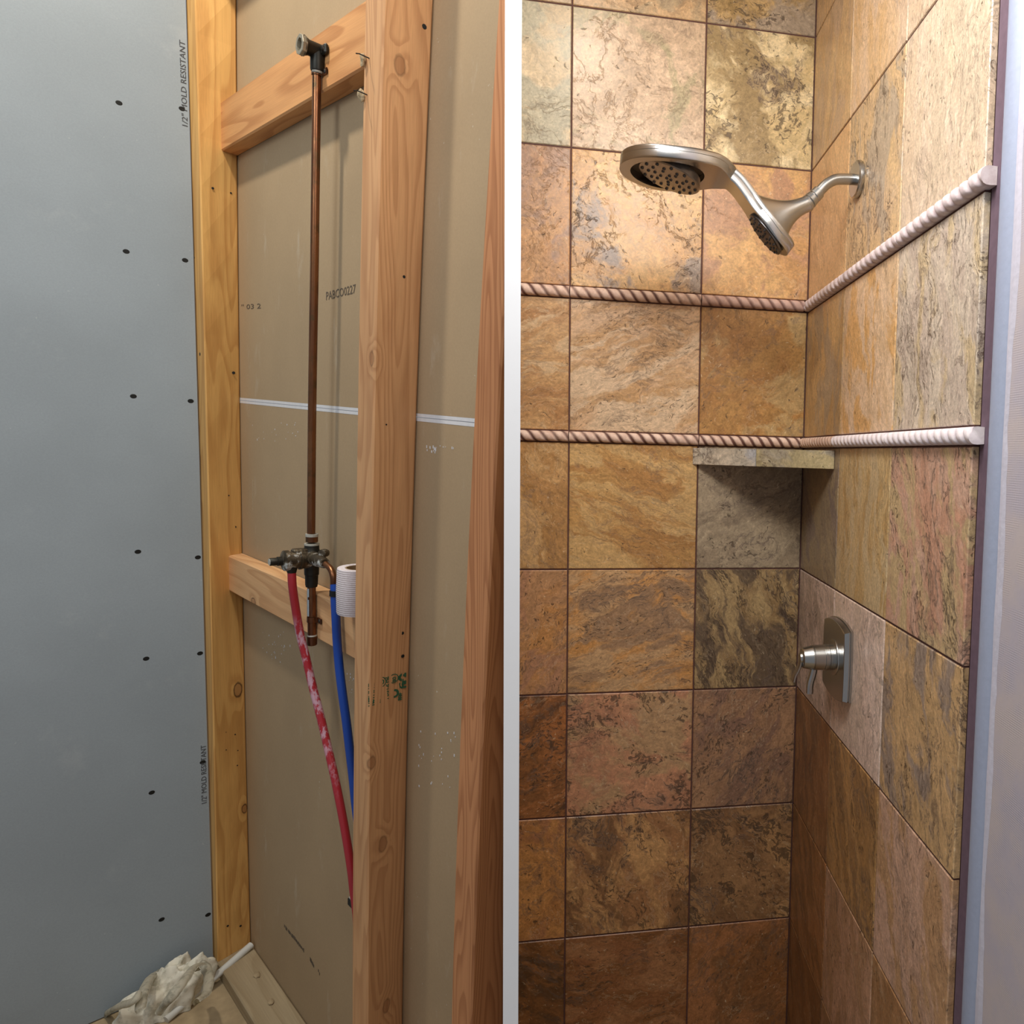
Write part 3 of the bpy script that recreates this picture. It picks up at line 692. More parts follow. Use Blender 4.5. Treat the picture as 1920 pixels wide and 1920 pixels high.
# ================================================================== STUD BAY (left room frame: X along the studs, Y into the wall, Z up)
poly = lambda c, z: c[0] * z * z + c[1] * z + c[2]
PA_f, PA_b = (-0.007, -0.0467, -0.9385), (0.0127, -0.0268, -0.9755)
PB_l, PB_f, PB_b = (0.0121, 0.0028, -0.0182), (0.0172, 0.0065, 0.0481), (0.017, 0.0206, 0.0309)
PC_l, PC_f = (0.0242, 0.0325, 0.3865), (0.0148, 0.029, 0.4526)
PDW = (-0.0015, -0.0586, -0.9948)
D = 0.089; ZP = -1.528; ZF = ZP - 0.038
def stud(name, e, mat, z0=ZP, z1=1.75, clip=None, base=None):
    """e(z) -> x of front-left, front-right, back-right, back-left"""
    bm = NB(); c = 0.003; rings = []; n = 26
    for i in range(n + 1):
        z = z0 + (z1 - z0) * i / n; a, b, d, g = e(max(z, -1.53) if z < -1.53 else min(z, 1.35))
        pts = [(a + c, 0), (b - c, 0), (b, c), (d, D - c), (d - c, D), (g + c, D), (g, D - c), (a, c)]
        rings.append([bm.verts.new((x, y, z)) for x, y in pts])
    for p, q_ in zip(rings, rings[1:]):
        for k in range(8): bm.faces.new((p[k], p[(k + 1) % 8], q_[(k + 1) % 8], q_[k]))
    bm.faces.new(rings[0][::-1]); bm.faces.new(rings[-1])
    return link_mesh(name, bm, mat, ML, base=base, smooth=False, clip=clip)
def onface(px, py, ax, v): return at(px, py, ax, v, True)
# stud A against the grey board
eA = lambda z: (poly(PA_f, z) - 0.078, poly(PA_f, z), poly(PA_b, z), poly(PA_f, z) - 0.078)
def faceA(px, py):                                # point on the right side of stud A
    lo = None
    for k in range(60):
        y = D * k / 59; p = onface(px, py, 1, y); x = poly(PA_f, p.z) * (1 - y / D) + poly(PA_b, p.z) * y / D
        if lo is None or abs(p.x - x) < lo[0]: lo = (abs(p.x - x), p)
    return lo[1]
def faceB(px, py):
    lo = None
    for k in range(60):
        y = D * k / 59; p = onface(px, py, 1, y); x = poly(PB_f, p.z) * (1 - y / D) + poly(PB_b, p.z) * y / D
        if lo is None or abs(p.x - x) < lo[0]: lo = (abs(p.x - x), p)
    return lo[1]
bA = Vector((-0.93, 0.045, ZP)); bB = Vector((0.02, 0.045, ZP)); bC = Vector((0.42, 0.045, ZP))
kA = [(*(faceA(446, 1293) - bA), 0.013), (*(faceA(459, 1516) - bA), 0.008)]
kB = [(*(faceB(749, 123) - bB), 0.010), (*(onface(697, 672, 1, 0.0) - bB), 0.008), (*(faceB(697, 1430) - bB), 0.008), (*(faceB(718, 1582) - bB), 0.010), (*(faceB(725, 1886) - bB), 0.009)]
MA = mat_wood('lumber_yellow_fir', rgb(214, 166, 98), rgb(164, 106, 48), kA, seed=3.1, rings=12, dark_amt=.38)
MB = mat_wood('lumber_tan_fir', rgb(205, 156, 110), rgb(150, 96, 58), kB, seed=8.4, rings=20, dark_amt=.36, knot_dark=.35)
MC = mat_wood('lumber_red_fir', rgb(200, 138, 92), rgb(150, 90, 52), (), seed=5.2, rings=34, dark_amt=.5)
sA = stud('wall_stud', eA, MA, base=bA); tag(sA, 'yellow softwood stud standing in the corner beside the grey board', 'stud', 'upright framing studs')
eB = lambda z: (poly(PB_l, z), poly(PB_f, z), poly(PB_b, z), poly(PB_b, z) - 0.05)
sB = stud('wall_stud', eB, MB, base=bB); tag(sB, 'tan softwood stud with a green grade stamp, in the middle right of the copper riser', 'stud', 'upright framing studs')
eC = lambda z: (poly(PC_l, z), poly(PC_f, z), poly(PC_f, z) - 0.004, poly(PC_l, z))
sC = stud('wall_stud', eC, MC, base=bC, clip='L'); tag(sC, 'reddish softwood stud at the right next to the white partition', 'stud', 'upright framing studs')

# nail holes and dents, flat dark discs on each stud
def discs(name, spots, nrm, parent, mat, thick=0.0004):
    bm = NB()
    for p, r in spots: lathe(bm, Vector(p) - Vector(nrm) * 0.0002, nrm, [(0, r), (thick + .0002, r * 0.9), (thick + .0002, 0)], 9)
    return link_mesh(name, bm, mat, ML, parent=parent, base=sum((Vector(p) for p, r in spots), Vector()) / len(spots))
o = discs('nail_hole', [(faceA(*q) + Vector((0.0006, 0, 0)), r) for q, r in (((399, 353), .0032), ((433, 362), .0025), ((438, 699), .004), ((410, 911), .004), ((429, 929), .0018), ((441, 988), .003), ((423, 1373), .002), ((441, 1377), .002), ((424, 1406), .0016), ((446, 1407), .0016), ((422, 1439), .0016), ((445, 1435), .0018), ((427, 1736), .003), ((451, 1736), .003))], (1, 0, 0), sA, M['dark']); o['kind'] = 'stuff'
o = discs('nail_hole', [(faceB(*q) + Vector((0.001, 0, 0)), r) for q, r in (((795, 50), .0048), ((757, 519), .0030), ((754, 1187), .0035), ((755, 1230), .0035), ((724, 796), .0015))], (1, 0, 0), sB, M['dark']); o['kind'] = 'stuff'
o = discs('knot_hole', [(onface(375, 664, 1, 0.0) + Vector((0, -0.0003, 0)), .0045), (onface(364, 483, 1, 0.0) + Vector((0.004, -0.0003, 0)), .002)], (0, -1, 0), sA, M['brass_dark']); o['kind'] = 'stuff'
# bent nails with torn board scraps on the front edge of stud B
for (px, py) in ((687, 113), (683, 181)):
    p = onface(px, py, 1, 0.0)
    bm = NB(); tube(bm, [p + Vector((0.012, 0.004, 0)), p + Vector((0.010, -0.016, 0.002)), p + Vector((0.016, -0.024, -0.002))], 0.0011, 7)
    link_mesh('nail', bm, M['dark'], ML, parent=sB)
    bm = NB(); bmesh.ops.create_icosphere(bm, subdivisions=3, radius=0.0075)
    for v in bm.verts:
        k = 1 + 0.7 * noise.noise(v.co * 130 + Vector((px, 0, 0))); v.co = Vector((v.co.x * 0.8 * k, v.co.y * 0.6 * k, v.co.z * 1.4 * k)) + p + Vector((-0.004, -0.004, 0))
    link_mesh('board_scrap', bm, M['dust'], ML, parent=sB)

# blocking between studs A and B
def block(name, zt, zb, mat, label, y0=0.051, group='horizontal blocking'):
    bm = NB(); n = 10; c = 0.0035; rings = []
    for i in range(n + 1):
        x = -0.96 + (0.0 + 0.96) * i / n
        if i == 0: x = -0.94
        if i == n: x = -0.012
        T1, B1 = zt[0] * x + zt[1], zb[0] * x + zb[1]
        rings.append([bm.verts.new((x, y, z)) for y, z in ((y0, T1 - c), (y0 + c, T1), (D - .0005, T1), (D - .0005, B1), (y0 + c, B1), (y0, B1 + c))])
    for a, b in zip(rings, rings[1:]):
        for k in range(6): bm.faces.new((a[k], a[(k + 1) % 6], b[(k + 1) % 6], b[k]))
    bm.faces.new(rings[0][::-1]); bm.faces.new(rings[-1])
    # ends follow the lean of the studs
    for v in bm.verts:
        zz = v.co.z; lx = poly(PA_f, zz) * (1 - v.co.y / D) + poly(PA_b, zz) * v.co.y / D; rx = poly(PB_l, zz)
        u = (v.co.x + 0.94) / 0.928; v.co.x = lx + (rx - lx) * u
    o = link_mesh(name, bm, mat, ML); tag(o, label, 'lumber', group); return o
MK1 = mat_wood('lumber_block_upper', rgb(208, 152, 98), rgb(160, 100, 54), (), axis=0, seed=1.3, rings=14, dark_amt=.5)
MK2 = mat_wood('lumber_block_lower', rgb(218, 172, 124), rgb(176, 122, 78), ((-0.26, -0.02, 0.012, 0.009),), axis=0, seed=6.6, rings=12, dark_amt=.45)
b1 = block('wood_blocking', (0.0163, 0.8578), (0.0187, 0.7368), MK1, 'upper horizontal wood block behind the drop ear elbow')
b2 = block('wood_blocking', (0.0331, -0.3316), (0.0241, -0.4406), MK2, 'lower horizontal wood block behind the mixing valve')
b3 = block('wood_blocking', (0.0, 1.36), (0.0, 1.20), MK1, 'topmost wood block, above the picture, shading the top of the bay', 0.0)

# sole plate, floor, backing boards
bm = NB(); box(bm, (-1.0, -0.001, ZF), (0.75, 0.0895, ZP - 0.0004), 0.003)
sp_ = link_mesh('sole_plate', bm, mat_wood('lumber_plate', rgb(168, 150, 120), rgb(132, 110, 78), (), axis=0, seed=2.2, rings=8, dark_amt=.3), ML, clip='L'); tag(sp_, 'dusty wood sole plate lying on the floor under the studs', 'lumber')
bm = NB(); box(bm, (-1.15, -1.3, ZF - 0.03), (0.75, 0.2, ZF - 0.0003))
tag(link_mesh('floor', bm, M['dust'], ML, clip='L'), kind='structure', label='dusty subfloor of the stud bay')
wk = empty('wall_back', (-0.3, 0.095, ZF), ML); tag(wk, kind='structure', label='brown paper-faced boards closing the back of the stud bay')
zs = lambda x: 0.0091 * x + 0.0764
def board(z0f, z1f, nm, mat, y0, y1):
    bm = NB(); n = 6; R_ = []
    for i in range(n + 1):
        x = -1.10 + 1.9 * i / n; R_.append([bm.verts.new((x, y, z)) for y, z in ((y0, z0f(x)), (y0, z1f(x)), (y1, z1f(x)), (y1, z0f(x)))])
    for a, b in zip(R_, R_[1:]):
        for k in range(4): bm.faces.new((a[k], a[(k + 1) % 4], b[(k + 1) % 4], b[k]))
    bm.faces.new(R_[0][::-1]); bm.faces.new(R_[-1])
    return link_mesh(nm, bm, mat, ML, parent=wk, clip='L')
YB = 0.0905
board(lambda x: zs(x) + 0.0072, lambda x: 1.9, 'backing_board', M['brownboard'], YB, YB + 0.0125)
board(lambda x: ZF, lambda x: zs(x) - 0.0078, 'backing_board', M['brownboard'], YB, YB + 0.0125)
board(lambda x: zs(x) + 0.0007, lambda x: zs(x) + 0.0070, 'paper_edge', M['paper'], YB - 0.0003, YB + 0.012)
board(lambda x: zs(x) - 0.0076, lambda x: zs(x) - 0.0007, 'paper_edge', M['paper'], YB - 0.0003, YB + 0.012)
# printing on the backing board
def ontext(px0, py0, px1, py1, s, h, mat, squash=1.0, bold=0.0, parent=wk, y=YB - 0.0004):
    a = onface(px0, py0, 1, y); b = onface(px1, py1, 1, y); d = (b - a)
    o = text('printed_mark', s, h / 0.72, ML @ basis(a, d, (0, 0, 1)), mat, parent, 1.0, bold)
    wd = max(v.co.x for v in o.data.vertices); k = d.length / wd
    for v in o.data.vertices: v.co.x *= k
    o['kind'] = 'stuff'; return o
ontext(611, 563, 667, 549, 'PABCO0227', 0.019, M['ink_brown'])
ontext(452, 580, 489, 578, "'' 03 2", 0.013, M['ink_brown'])
# illegible print and faint print: rows of short strokes
def strokes(spots, mat, y=YB - 0.0004, s=0.004):
    bm = NB()
    for px, py, k in spots:
        p = onface(px, py, 1, y); w_ = s * k * random.uniform(.6, 1.1); h_ = s * k * random.uniform(.9, 1.7)
        box(bm, (p.x - w_ / 2, y - 0.0001, p.z - h_ / 2), (p.x + w_ / 2, y + 0.0003, p.z + h_ / 2))
    o = link_mesh('printed_mark', bm, mat, ML, parent=wk, base=onface(spots[0][0], spots[0][1], 1, y)); o['kind'] = 'stuff'
strokes([(534 + 35 * k / 22 + random.uniform(-.6, .6), 1737 + 44 * k / 22 + random.uniform(-.8, .8), 1.0) for k in range(23)] + [(582 + k * 1.2, 1799 + k * 2.4, 1.0) for k in range(6)] + [(597, 1820, 1), (599, 1826, 1)], M['ink_brown'], s=0.0065)
strokes([(474 - (k % 2) * 0.8, 901 + 3.0 * k, .8) for k in range(19)], M['ink_pale'], s=0.0045)
strokes([(random.gauss(515, 14), random.gauss(1215, 16), random.uniform(.3, .9)) for k in range(26)] + [(random.uniform(795, 850), random.uniform(835, 850), random.uniform(.4, 1)) for k in range(16)] + [(random.uniform(775, 860), random.uniform(1370, 1480), random.uniform(.3, .9)) for k in range(26)] + [(random.uniform(470, 560), random.uniform(790, 830), random.uniform(.3, .7)) for k in range(18)] + [(random.gauss(655, 6), random.gauss(1275, 16), random.uniform(.3, .8)) for k in range(12)], M['paper'], s=0.0042)

# grey board with screws and lettering
bm = NB(); n = 30; rings = []
def dwx(z): return poly(PDW, min(max(z, -1.53), 1.35))
for i in range(n + 1):
    z = ZF + 0.004 + (1.80 - ZF - 0.004) * i / n; x = dwx(z); wv = 0.0015 * noise.noise(Vector((0, 3, z * 5)))
    rings.append([bm.verts.new(v) for v in ((x, -0.004 + wv, z), (x, -0.95, z), (x - 0.0127, -0.95, z), (x - 0.0127, -0.004 + wv, z))])
for a, b in zip(rings, rings[1:]):
    for k in range(4): bm.faces.new((a[k], a[(k + 1) % 4], b[(k + 1) % 4], b[k]))
bm.faces.new(rings[0][::-1]); bm.faces.new(rings[-1])
wl = link_mesh('wall_left', bm, M['greenboard'], ML); tag(wl, kind='structure', label='blue-grey moisture resistant drywall board screwed up at the left of the stud bay')
def ondw(px, py):
    x = -0.99
    for _ in range(8):
        p = onface(px, py, 0, x); x = dwx(p.z)
    return onface(px, py, 0, x)
scr = [(223, 193), (341, 204), (236.5, 471.5), (347, 488), (250, 743), (357.5, 752), (258.5, 1034.5), (371, 1045), (274, 1235), (375, 1225), (284.5, 1486), (380, 1429), (303, 1724), (390, 1715)]
first = None
for (px, py) in scr:
    p = ondw(px, py) + Vector((0.0003, 0, 0))
    if first is None:
        bm = NB(); lathe(bm, p, (1, 0, 0), [(0, 0.0056), (0.0005, 0.0050), (0.0005, 0)], 14)
        for v in bm.verts: v.co.y = p.y + (v.co.y - p.y) * 1.25
        first = link_mesh('screw', bm, M['dark'], ML, parent=wl, base=p)
    else:
        o = first.copy(); COL.objects.link(o); place(o, ML @ Matrix.Translation(p), wl)
def dwtext(px0, py0, px1, py1, s, h):
    a = ondw(px0, py0) + Vector((0.0005, 0, 0)); b = ondw(px1, py1) + Vector((0.0005, 0, 0)); d = b - a
    o = text('printed_mark', s, h / 0.72, ML @ basis(a, d, (0, -1, 0)), M['ink'], wl)
    k = d.length / max(v.co.x for v in o.data.vertices)
    for v in o.data.vertices: v.co.x *= k
    o['kind'] = 'stuff'
dwtext(352, 241, 346.5, 78, '1/2" MOLD RESISTANT', 0.0125)
dwtext(387.5, 1507, 386, 1396, '1/2" MOLD RESISTANT', 0.0125)

# green grade stamp on stud B
def stamp(px, py0, py1, s, h, flip=False, bold=0.0004):
    a = faceB(px, py0) + Vector((0.0012, 0, 0)); b = faceB(px, py1) + Vector((0.0012, 0, 0)); d = b - a
    o = text('grade_stamp', s, h / 0.72, ML @ basis(a, d, (0, -1, 0) if d.z > 0 else (0, 1, 0)), M['ink_green'], sB, bold=bold)
    k = d.length / max(v.co.x for v in o.data.vertices)
    for v in o.data.vertices: v.co.x *= k
    o['kind'] = 'stuff'; o['label'] = 'green ink grade stamp'
def stamp_ring(px, py, r, w_=0.0016):
    p = faceB(px, py) + Vector((0.0010, 0, 0)); bm = NB(); seg = 24
    r0 = [bm.verts.new(p + Vector((0, math.cos(2 * math.pi * k / seg) * r, math.sin(2 * math.pi * k / seg) * r))) for k in range(seg)]
    r1 = [bm.verts.new(p + Vector((0, math.cos(2 * math.pi * k / seg) * (r - w_), math.sin(2 * math.pi * k / seg) * (r - w_)))) for k in range(seg)]
    for k in range(seg): bm.faces.new((r0[k], r0[(k + 1) % seg], r1[(k + 1) % seg], r1[k]))
    o = link_mesh('grade_stamp', bm, M['ink_green'], ML, parent=sB, base=p); o['kind'] = 'stuff'
stamp(701, 1323, 1277, '165T143 HD', 0.011, bold=0.0006)
stamp_ring(714, 1279, 0.0105); stamp_ring(714, 1279, 0.0062, 0.0022)
stamp(712.5, 1318, 1291, 'III P.D', 0.0075)
stamp(728, 1312, 1268, '4 DST.E H2', 0.009)
stamp_ring(738, 1272, 0.0095); stamp(742, 1277, 1268, 'SO', 0.007)
stamp(760, 1289, 1261, 'HF 2', 0.012, bold=0.0012); stamp(752, 1289, 1262, 'B A', 0.008, bold=0.001)
stamp_ring(739.5, 1300, 0.0088, 0.004); stamp(752, 1312, 1298, '##', 0.010)

# ------------------------------------------------------------------ plumbing
YP = 0.0415
pl_ = empty('shower_plumbing', onface(585, 1205, 1, YP), ML)
tag(pl_, 'aged copper riser with a dark drop ear elbow above and a bronze mixing valve below', 'plumbing')
lp = lambda px, py, y=YP: onface(px, py, 1, y)
rp = [lp(594.0, 122), lp(593.4, 200), lp(591.4, 350), lp(589.6, 500), lp(587.5, 620), lp(585.6, 746), lp(584.4, 860), lp(583.4, 1005)]
bm = NB(); tube(bm, spline(rp, 3), 0.0082, 20); link_mesh('riser_pipe', bm, M['copper'], ML, parent=pl_, smooth=True, autosmooth=math.radians(40))
up = Vector((0, 0, 1)); out = Vector((0, -1, 0)); X_ = Vector((1, 0, 0))
e0 = lp(596, 100)
bm = NB(); lathe(bm, e0 - up * 0.036, up, [(0, 0.0085), (0, 0.0128), (0.003, 0.0138), (0.022, 0.0140), (0.034, 0.0150), (0.048, 0.0130), (0.053, 0.006), (0.054, 0)], 24)
lathe(bm, e0 + out * -0.004 + up * 0.004, out, [(0, 0), (0, 0.0148), (0.022, 0.0152), (0.030, 0.0188), (0.032, 0.0205)], 24)
box(bm, e0 + Vector((-0.004, 0.000, -0.006)), e0 + Vector((0.034, 0.0085, 0.014)), 0.003)
box(bm, e0 + Vector((-0.030, 0.000, -0.008)), e0 + Vector((0.0, 0.0085, 0.010)), 0.003)
link_mesh('drop_ear_elbow', bm, M['brass_dark'], ML, parent=pl_, smooth=True, autosmooth=math.radians(35))
bm = NB(); lathe(bm, e0 + out * 0.026 + up * 0.004, out, [(0, 0.0207), (0.008, 0.0210), (0.009, 0.0200), (0.009, 0.0130), (-0.012, 0.0120)], 8)
link_mesh('threaded_rim', bm, M['rim'], ML, parent=pl_, label='pale worn rim of the elbow opening')
bm = NB(); lathe(bm, e0 + out * 0.006 + up * 0.004, out, [(0, 0.0128), (0.004, 0.0128), (0.004, 0)], 20)
link_mesh('elbow_bore', bm, M['dark'], ML, parent=pl_)
bm = NB(); lathe(bm, e0 - up * 0.040, up, [(0, 0.0082), (0.001, 0.0105), (0.004, 0.0112), (0.006, 0.0105), (0.006, 0.008)], 20); link_mesh('solder_ring', bm, M['solder'], ML, parent=pl_, smooth=True)
for sx in (0.026, -0.022):
    bm = NB(); lathe(bm, e0 + Vector((sx, 0.0, 0.004)), out, [(0, 0.0062), (0.002, 0.0058), (0.003, 0.004), (0.003, 0)], 14); link_mesh('screw', bm, M['nickel_dark'], ML, parent=pl_)
def strap_clip(c, r, mat, side=1):
    bm = NB(); rings = []
    for z in (-0.006, 0.006):
        ring = []
        pts = [(side * 0.030, 0.0088)] + [(side * 0.013, 0.0088)] + [(r * math.cos(t_) * side, -r * math.sin(t_)) for t_ in [math.radians(a) for a in range(-20, 201, 20)]]
        rings.append([[bm.verts.new(c + Vector((x * k, y * k if j > 1 else y - (k - 1) * 0.02, z))) for j, (x, y) in enumerate(pts)] for k in (1.0, 1.12)])
    (a0, a1), (b0, b1) = rings
    for p, q_ in ((a0, b0), (a1, b1), (a0, a1), (b0, b1)):
        for k in range(len(p) - 1): bm.faces.new((p[k], p[k + 1], q_[k + 1], q_[k]))
    o = link_mesh('pipe_strap', bm, mat, ML, parent=pl_, smooth=True, autosmooth=math.radians(40))
    bm = NB(); lathe(bm, c + Vector((side * 0.023, 0.0075, 0)), out, [(0, 0.0048), (0.002, 0.0045), (0.003, 0.003), (0.003, 0)], 12)
    s = link_mesh('screw', bm, M['nickel_dark'], ML, base=c + Vector((side * 0.023, 0.008, 0))); 
    W_ = WORLD[s.name]; s.parent = o; s.matrix_basis = WORLD[o.name].inverted() @ W_
strap_clip(lp(594.2, 136), 0.0092, M['copper'])
# mixing valve
v0 = lp(584.5, 1047)
def pz(py, px=584): return lp(px, py).z
bm = NB(); za, zb2, zc = pz(1018), pz(1060), pz(1093)
lathe(bm, Vector((v0.x, YP, pz(1100))), up, [(0, 0.009), (0, 0.0115), (0.006, 0.0125), (pz(1078) - pz(1100), 0.0132), (pz(1077) - pz(1100), 0.0145), (pz(1060) - pz(1100), 0.0150), (pz(1055) - pz(1100), 0.018), (pz(1034) - pz(1100), 0.018), (pz(1030) - pz(1100), 0.0150), (pz(1020) - pz(1100), 0.0145), (pz(1019) - pz(1100), 0.012), (pz(1019) - pz(1100), 0.0)], 24)
link_mesh('valve_body', bm, M['brass_dark'], ML, parent=pl_, smooth=True, autosmooth=math.radians(35))
for py, r, h in ((1010, .0122, .013), (1003, .0128, .006), (1020, .0150, .004)):
    bm = NB(); c = Vector((v0.x, YP, pz(py))); lathe(bm, c, up, [(-h / 2, 0.008), (-h / 2, r), (h / 2, r), (h / 2, 0.008)], 22)
    link_mesh('solder_ring' if py != 1010 else 'pipe_coupling', bm, M['solder'] if py != 1010 else M['copper'], ML, parent=pl_, smooth=True, autosmooth=math.radians(35))
vv = Vector((v0.x, YP, v0.z))
bm = NB(); lathe(bm, vv + out * 0.004, out, [(0, 0.0), (0, 0.0205), (0.018, 0.0215), (0.019, 0.0225), (0.023, 0.0225), (0.024, 0.0200), (0.042, 0.0190), (0.043, 0.0225), (0.052, 0.0225), (0.054, 0.018), (0.056, 0.0105), (0.056, 0)], 24)
box(bm, vv + Vector((-0.010, -0.040, 0.012)), vv + Vector((0.010, -0.006, 0.0245)), 0.003)
box(bm, vv + Vector((-0.024, -0.030, -0.010)), vv + Vector((0.0, -0.004, 0.010)), 0.003)
link_mesh('valve_cartridge_housing', bm, M['brass'], ML, parent=pl_, smooth=True, autosmooth=math.radians(35))
bm = NB(); lathe(bm, vv + out * 0.059, out, [(0, 0.0), (0, 0.0100), (0.010, 0.0100), (0.011, 0.0085), (0.024, 0.0085), (0.025, 0.0078), (0.025, 0)], 18)
link_mesh('valve_stem', bm, M['brass_dark'], ML, parent=pl_, smooth=True, autosmooth=math.radians(35))
bm = NB(); lathe(bm, vv + out * 0.0842, out, [(0, 0.0074), (0.0006, 0.007), (0.0006, 0)], 18); link_mesh('stem_tip', bm, M['solder'], ML, parent=pl_)
# hot inlet under the housing, cold branch to the right
hb_ = onface(547, 1072, 1, 0.0)
bm = NB(); lathe(bm, Vector((hb_.x, 0.0, hb_.z + 0.022)), -up, [(0, 0), (0, 0.0110), (0.016, 0.0105), (0.024, 0.0088), (0.024, 0)], 18)
link_mesh('hot_inlet', bm, M['brass_dark'], ML, parent=pl_, smooth=True, autosmooth=math.radians(35))
cold = [vv + Vector((0.012, -0.004, 0.004)), lp(600, 1052, YP - .004), lp(610, 1057, YP - .004), lp(620, 1067, YP - .002), lp(625, 1082, YP - .002), lp(625.5, 1104, YP - .002)]
bm = NB(); tube(bm, spline(cold[:3], 5), [0.0150, 0.0148, 0.0146, 0.0144, 0.0142, 0.0135, 0.0130, 0.0124, 0.0118, 0.0112, 0.0100], 18)
link_mesh('cold_branch', bm, M['brass'], ML, parent=pl_, smooth=True, autosmooth=math.radians(50))
bm = NB(); tube(bm, spline(cold[2:], 6), 0.0064, 14); link_mesh('bent_copper_stub', bm, M['copper'], ML, parent=pl_, smooth=True, autosmooth=math.radians(50))
kn = lp(606, 1037, YP + 0.006); bm = NB(); lathe(bm, kn + out * -0.006, (0.6, -0.8, 0.1), [(0, 0), (0, 0.0085), (0.006, 0.0095), (0.016, 0.0085), (0.017, 0.006), (0.017, 0)], 14)
link_mesh('integral_stop', bm, M['brass'], ML, parent=pl_, smooth=True, autosmooth=math.radians(35))
lowp = [Vector((v0.x, YP, pz(1096))), lp(584.6, 1130), lp(585.0, 1192)]
bm = NB(); tube(bm, spline(lowp, 4), 0.0086, 20); link_mesh('lower_pipe_stub', bm, M['copper'], ML, parent=pl_, smooth=True, autosmooth=math.radians(40))
bm = NB(); pts = []; 
for i in range(15):
    py = 1082 + 72 * i / 14; c = lp(584.6, py); wd = 0.5 + 0.45 * noise.noise(Vector((i * .7, 2, 5)))
    r = 0.0094 if py > 1098 else 0.0138
    row = [bm.verts.new(c + Vector((math.sin(a) * r, -math.cos(a) * r, 0))) for a in [-0.42 + 0.17 * k for k in range(8)]]
    row = row if True else row
    pts.append(row)
for a, b in zip(pts[4:], pts[5:]):
    for k in range(6 if random.random() > .25 else 4): bm.faces.new((a[k], a[k + 1], b[k + 1], b[k]))
bmesh.ops.delete(bm, geom=[v for v in bm.verts if not v.link_faces], context='VERTS')
link_mesh('paint_streak', bm, mat_simple('pale_blue_paint', rgb(176, 190, 196), 0.6, 0, 80, 0.1, 0.2), ML, parent=pl_, label='pale blue-white paint streak on the stub')
ce = lp(585.0, 1200)
bm = NB(); lathe(bm, ce - up * 0.012, up, [(0, 0), (0, 0.0086), (0.002, 0.0104), (0.020, 0.0104), (0.021, 0.0086)], 20); link_mesh('pipe_cap', bm, M['copper'], ML, parent=pl_, smooth=True, autosmooth=math.radians(35))
bm = NB(); lathe(bm, ce + up * 0.0085, up, [(0, 0.0086), (0.0008, 0.0103), (0.003, 0.0098), (0.004, 0.0086)], 20); link_mesh('solder_ring', bm, M['solder'], ML, parent=pl_, smooth=True)
strap_clip(lp(585.2, 1161), 0.0096, M['copper'])

# hoses
def path_px(spec): return [onface(px, py, 1, y) for px, py, y in spec]
rd = path_px([(547, 1074, 0.0), (548.5, 1100, 0.0), (555, 1145, 0.008), (563, 1190, 0.016), (574, 1235, 0.024), (587, 1290, 0.032), (600, 1340, 0.038), (613, 1395, 0.042), (628, 1460, 0.044), (642, 1530, 0.045), (654, 1600, 0.045), (662, 1660, 0.045)])
end = rd[-1].copy(); rd += [Vector((end.x + 0.030, end.y, -1.08)), Vector((end.x + 0.034, end.y, ZP))]
bm = NB(); tube(bm, spline(rd, 5), 0.0084, 16)
o = link_mesh('water_pipe', bm, M['red'], ML, smooth=True, base=rd[-1], autosmooth=math.radians(50)); tag(o, 'red flexible water pipe, paint-smeared, hanging from the valve', 'pipe', 'coloured supply pipes')
M['red'].node_tree  # smear zone is set in the pipe's own height
bl = path_px([(627.5, 1096, YP - .002), (628, 1120, YP - .004), (630, 1160, YP - .006), (632, 1200, YP - .006), (636, 1250, YP - .006), (642, 1300, YP - .006), (649, 1350, YP - .004), (655, 1400, YP - .002), (661, 1450, YP), (666, 1500, YP)])
end = bl[-1].copy(); bl += [Vector((end.x + 0.045, end.y + .002, -0.95)), Vector((end.x + 0.050, end.y + .002, ZP))]
bm = NB(); tube(bm, spline(bl, 5), 0.0086, 16)
o = link_mesh('water_pipe', bm, M['blue'], ML, smooth=True, base=bl[-1], autosmooth=math.radians(50)); tag(o, 'blue flexible water pipe running down beside the white tape roll', 'pipe', 'coloured supply pipes')
c = onface(628, 1112, 1, YP - .004)
bm = NB(); lathe(bm, c, up, [(-0.006, 0.0086), (-0.006, 0.0105), (0.006, 0.0105), (0.006, 0.0086)], 18)
link_mesh('crimp_ring', bm, M['dark'], ML, parent=o, smooth=True, autosmooth=math.radians(35))
# pipe bracket
bk = onface(655, 1690, 1, 0.058)
be = empty('pipe_bracket', (bk.x + 0.05, 0.05, bk.z - 0.008), ML); tag(be, 'small dark bracket with a silver top low in the bay behind the middle stud', 'bracket')
bm = NB(); box(bm, (bk.x - 0.006, 0.0565, bk.z - 0.010), (-0.022, 0.0905, bk.z + 0.006), 0.001); link_mesh('bracket_arm', bm, M['dark'], ML, parent=be)
bm = NB(); box(bm, (bk.x - 0.004, 0.058, bk.z + 0.006), (-0.024, 0.0905, bk.z + 0.009), 0.0005); link_mesh('bracket_top', bm, M['solder'], ML, parent=be)

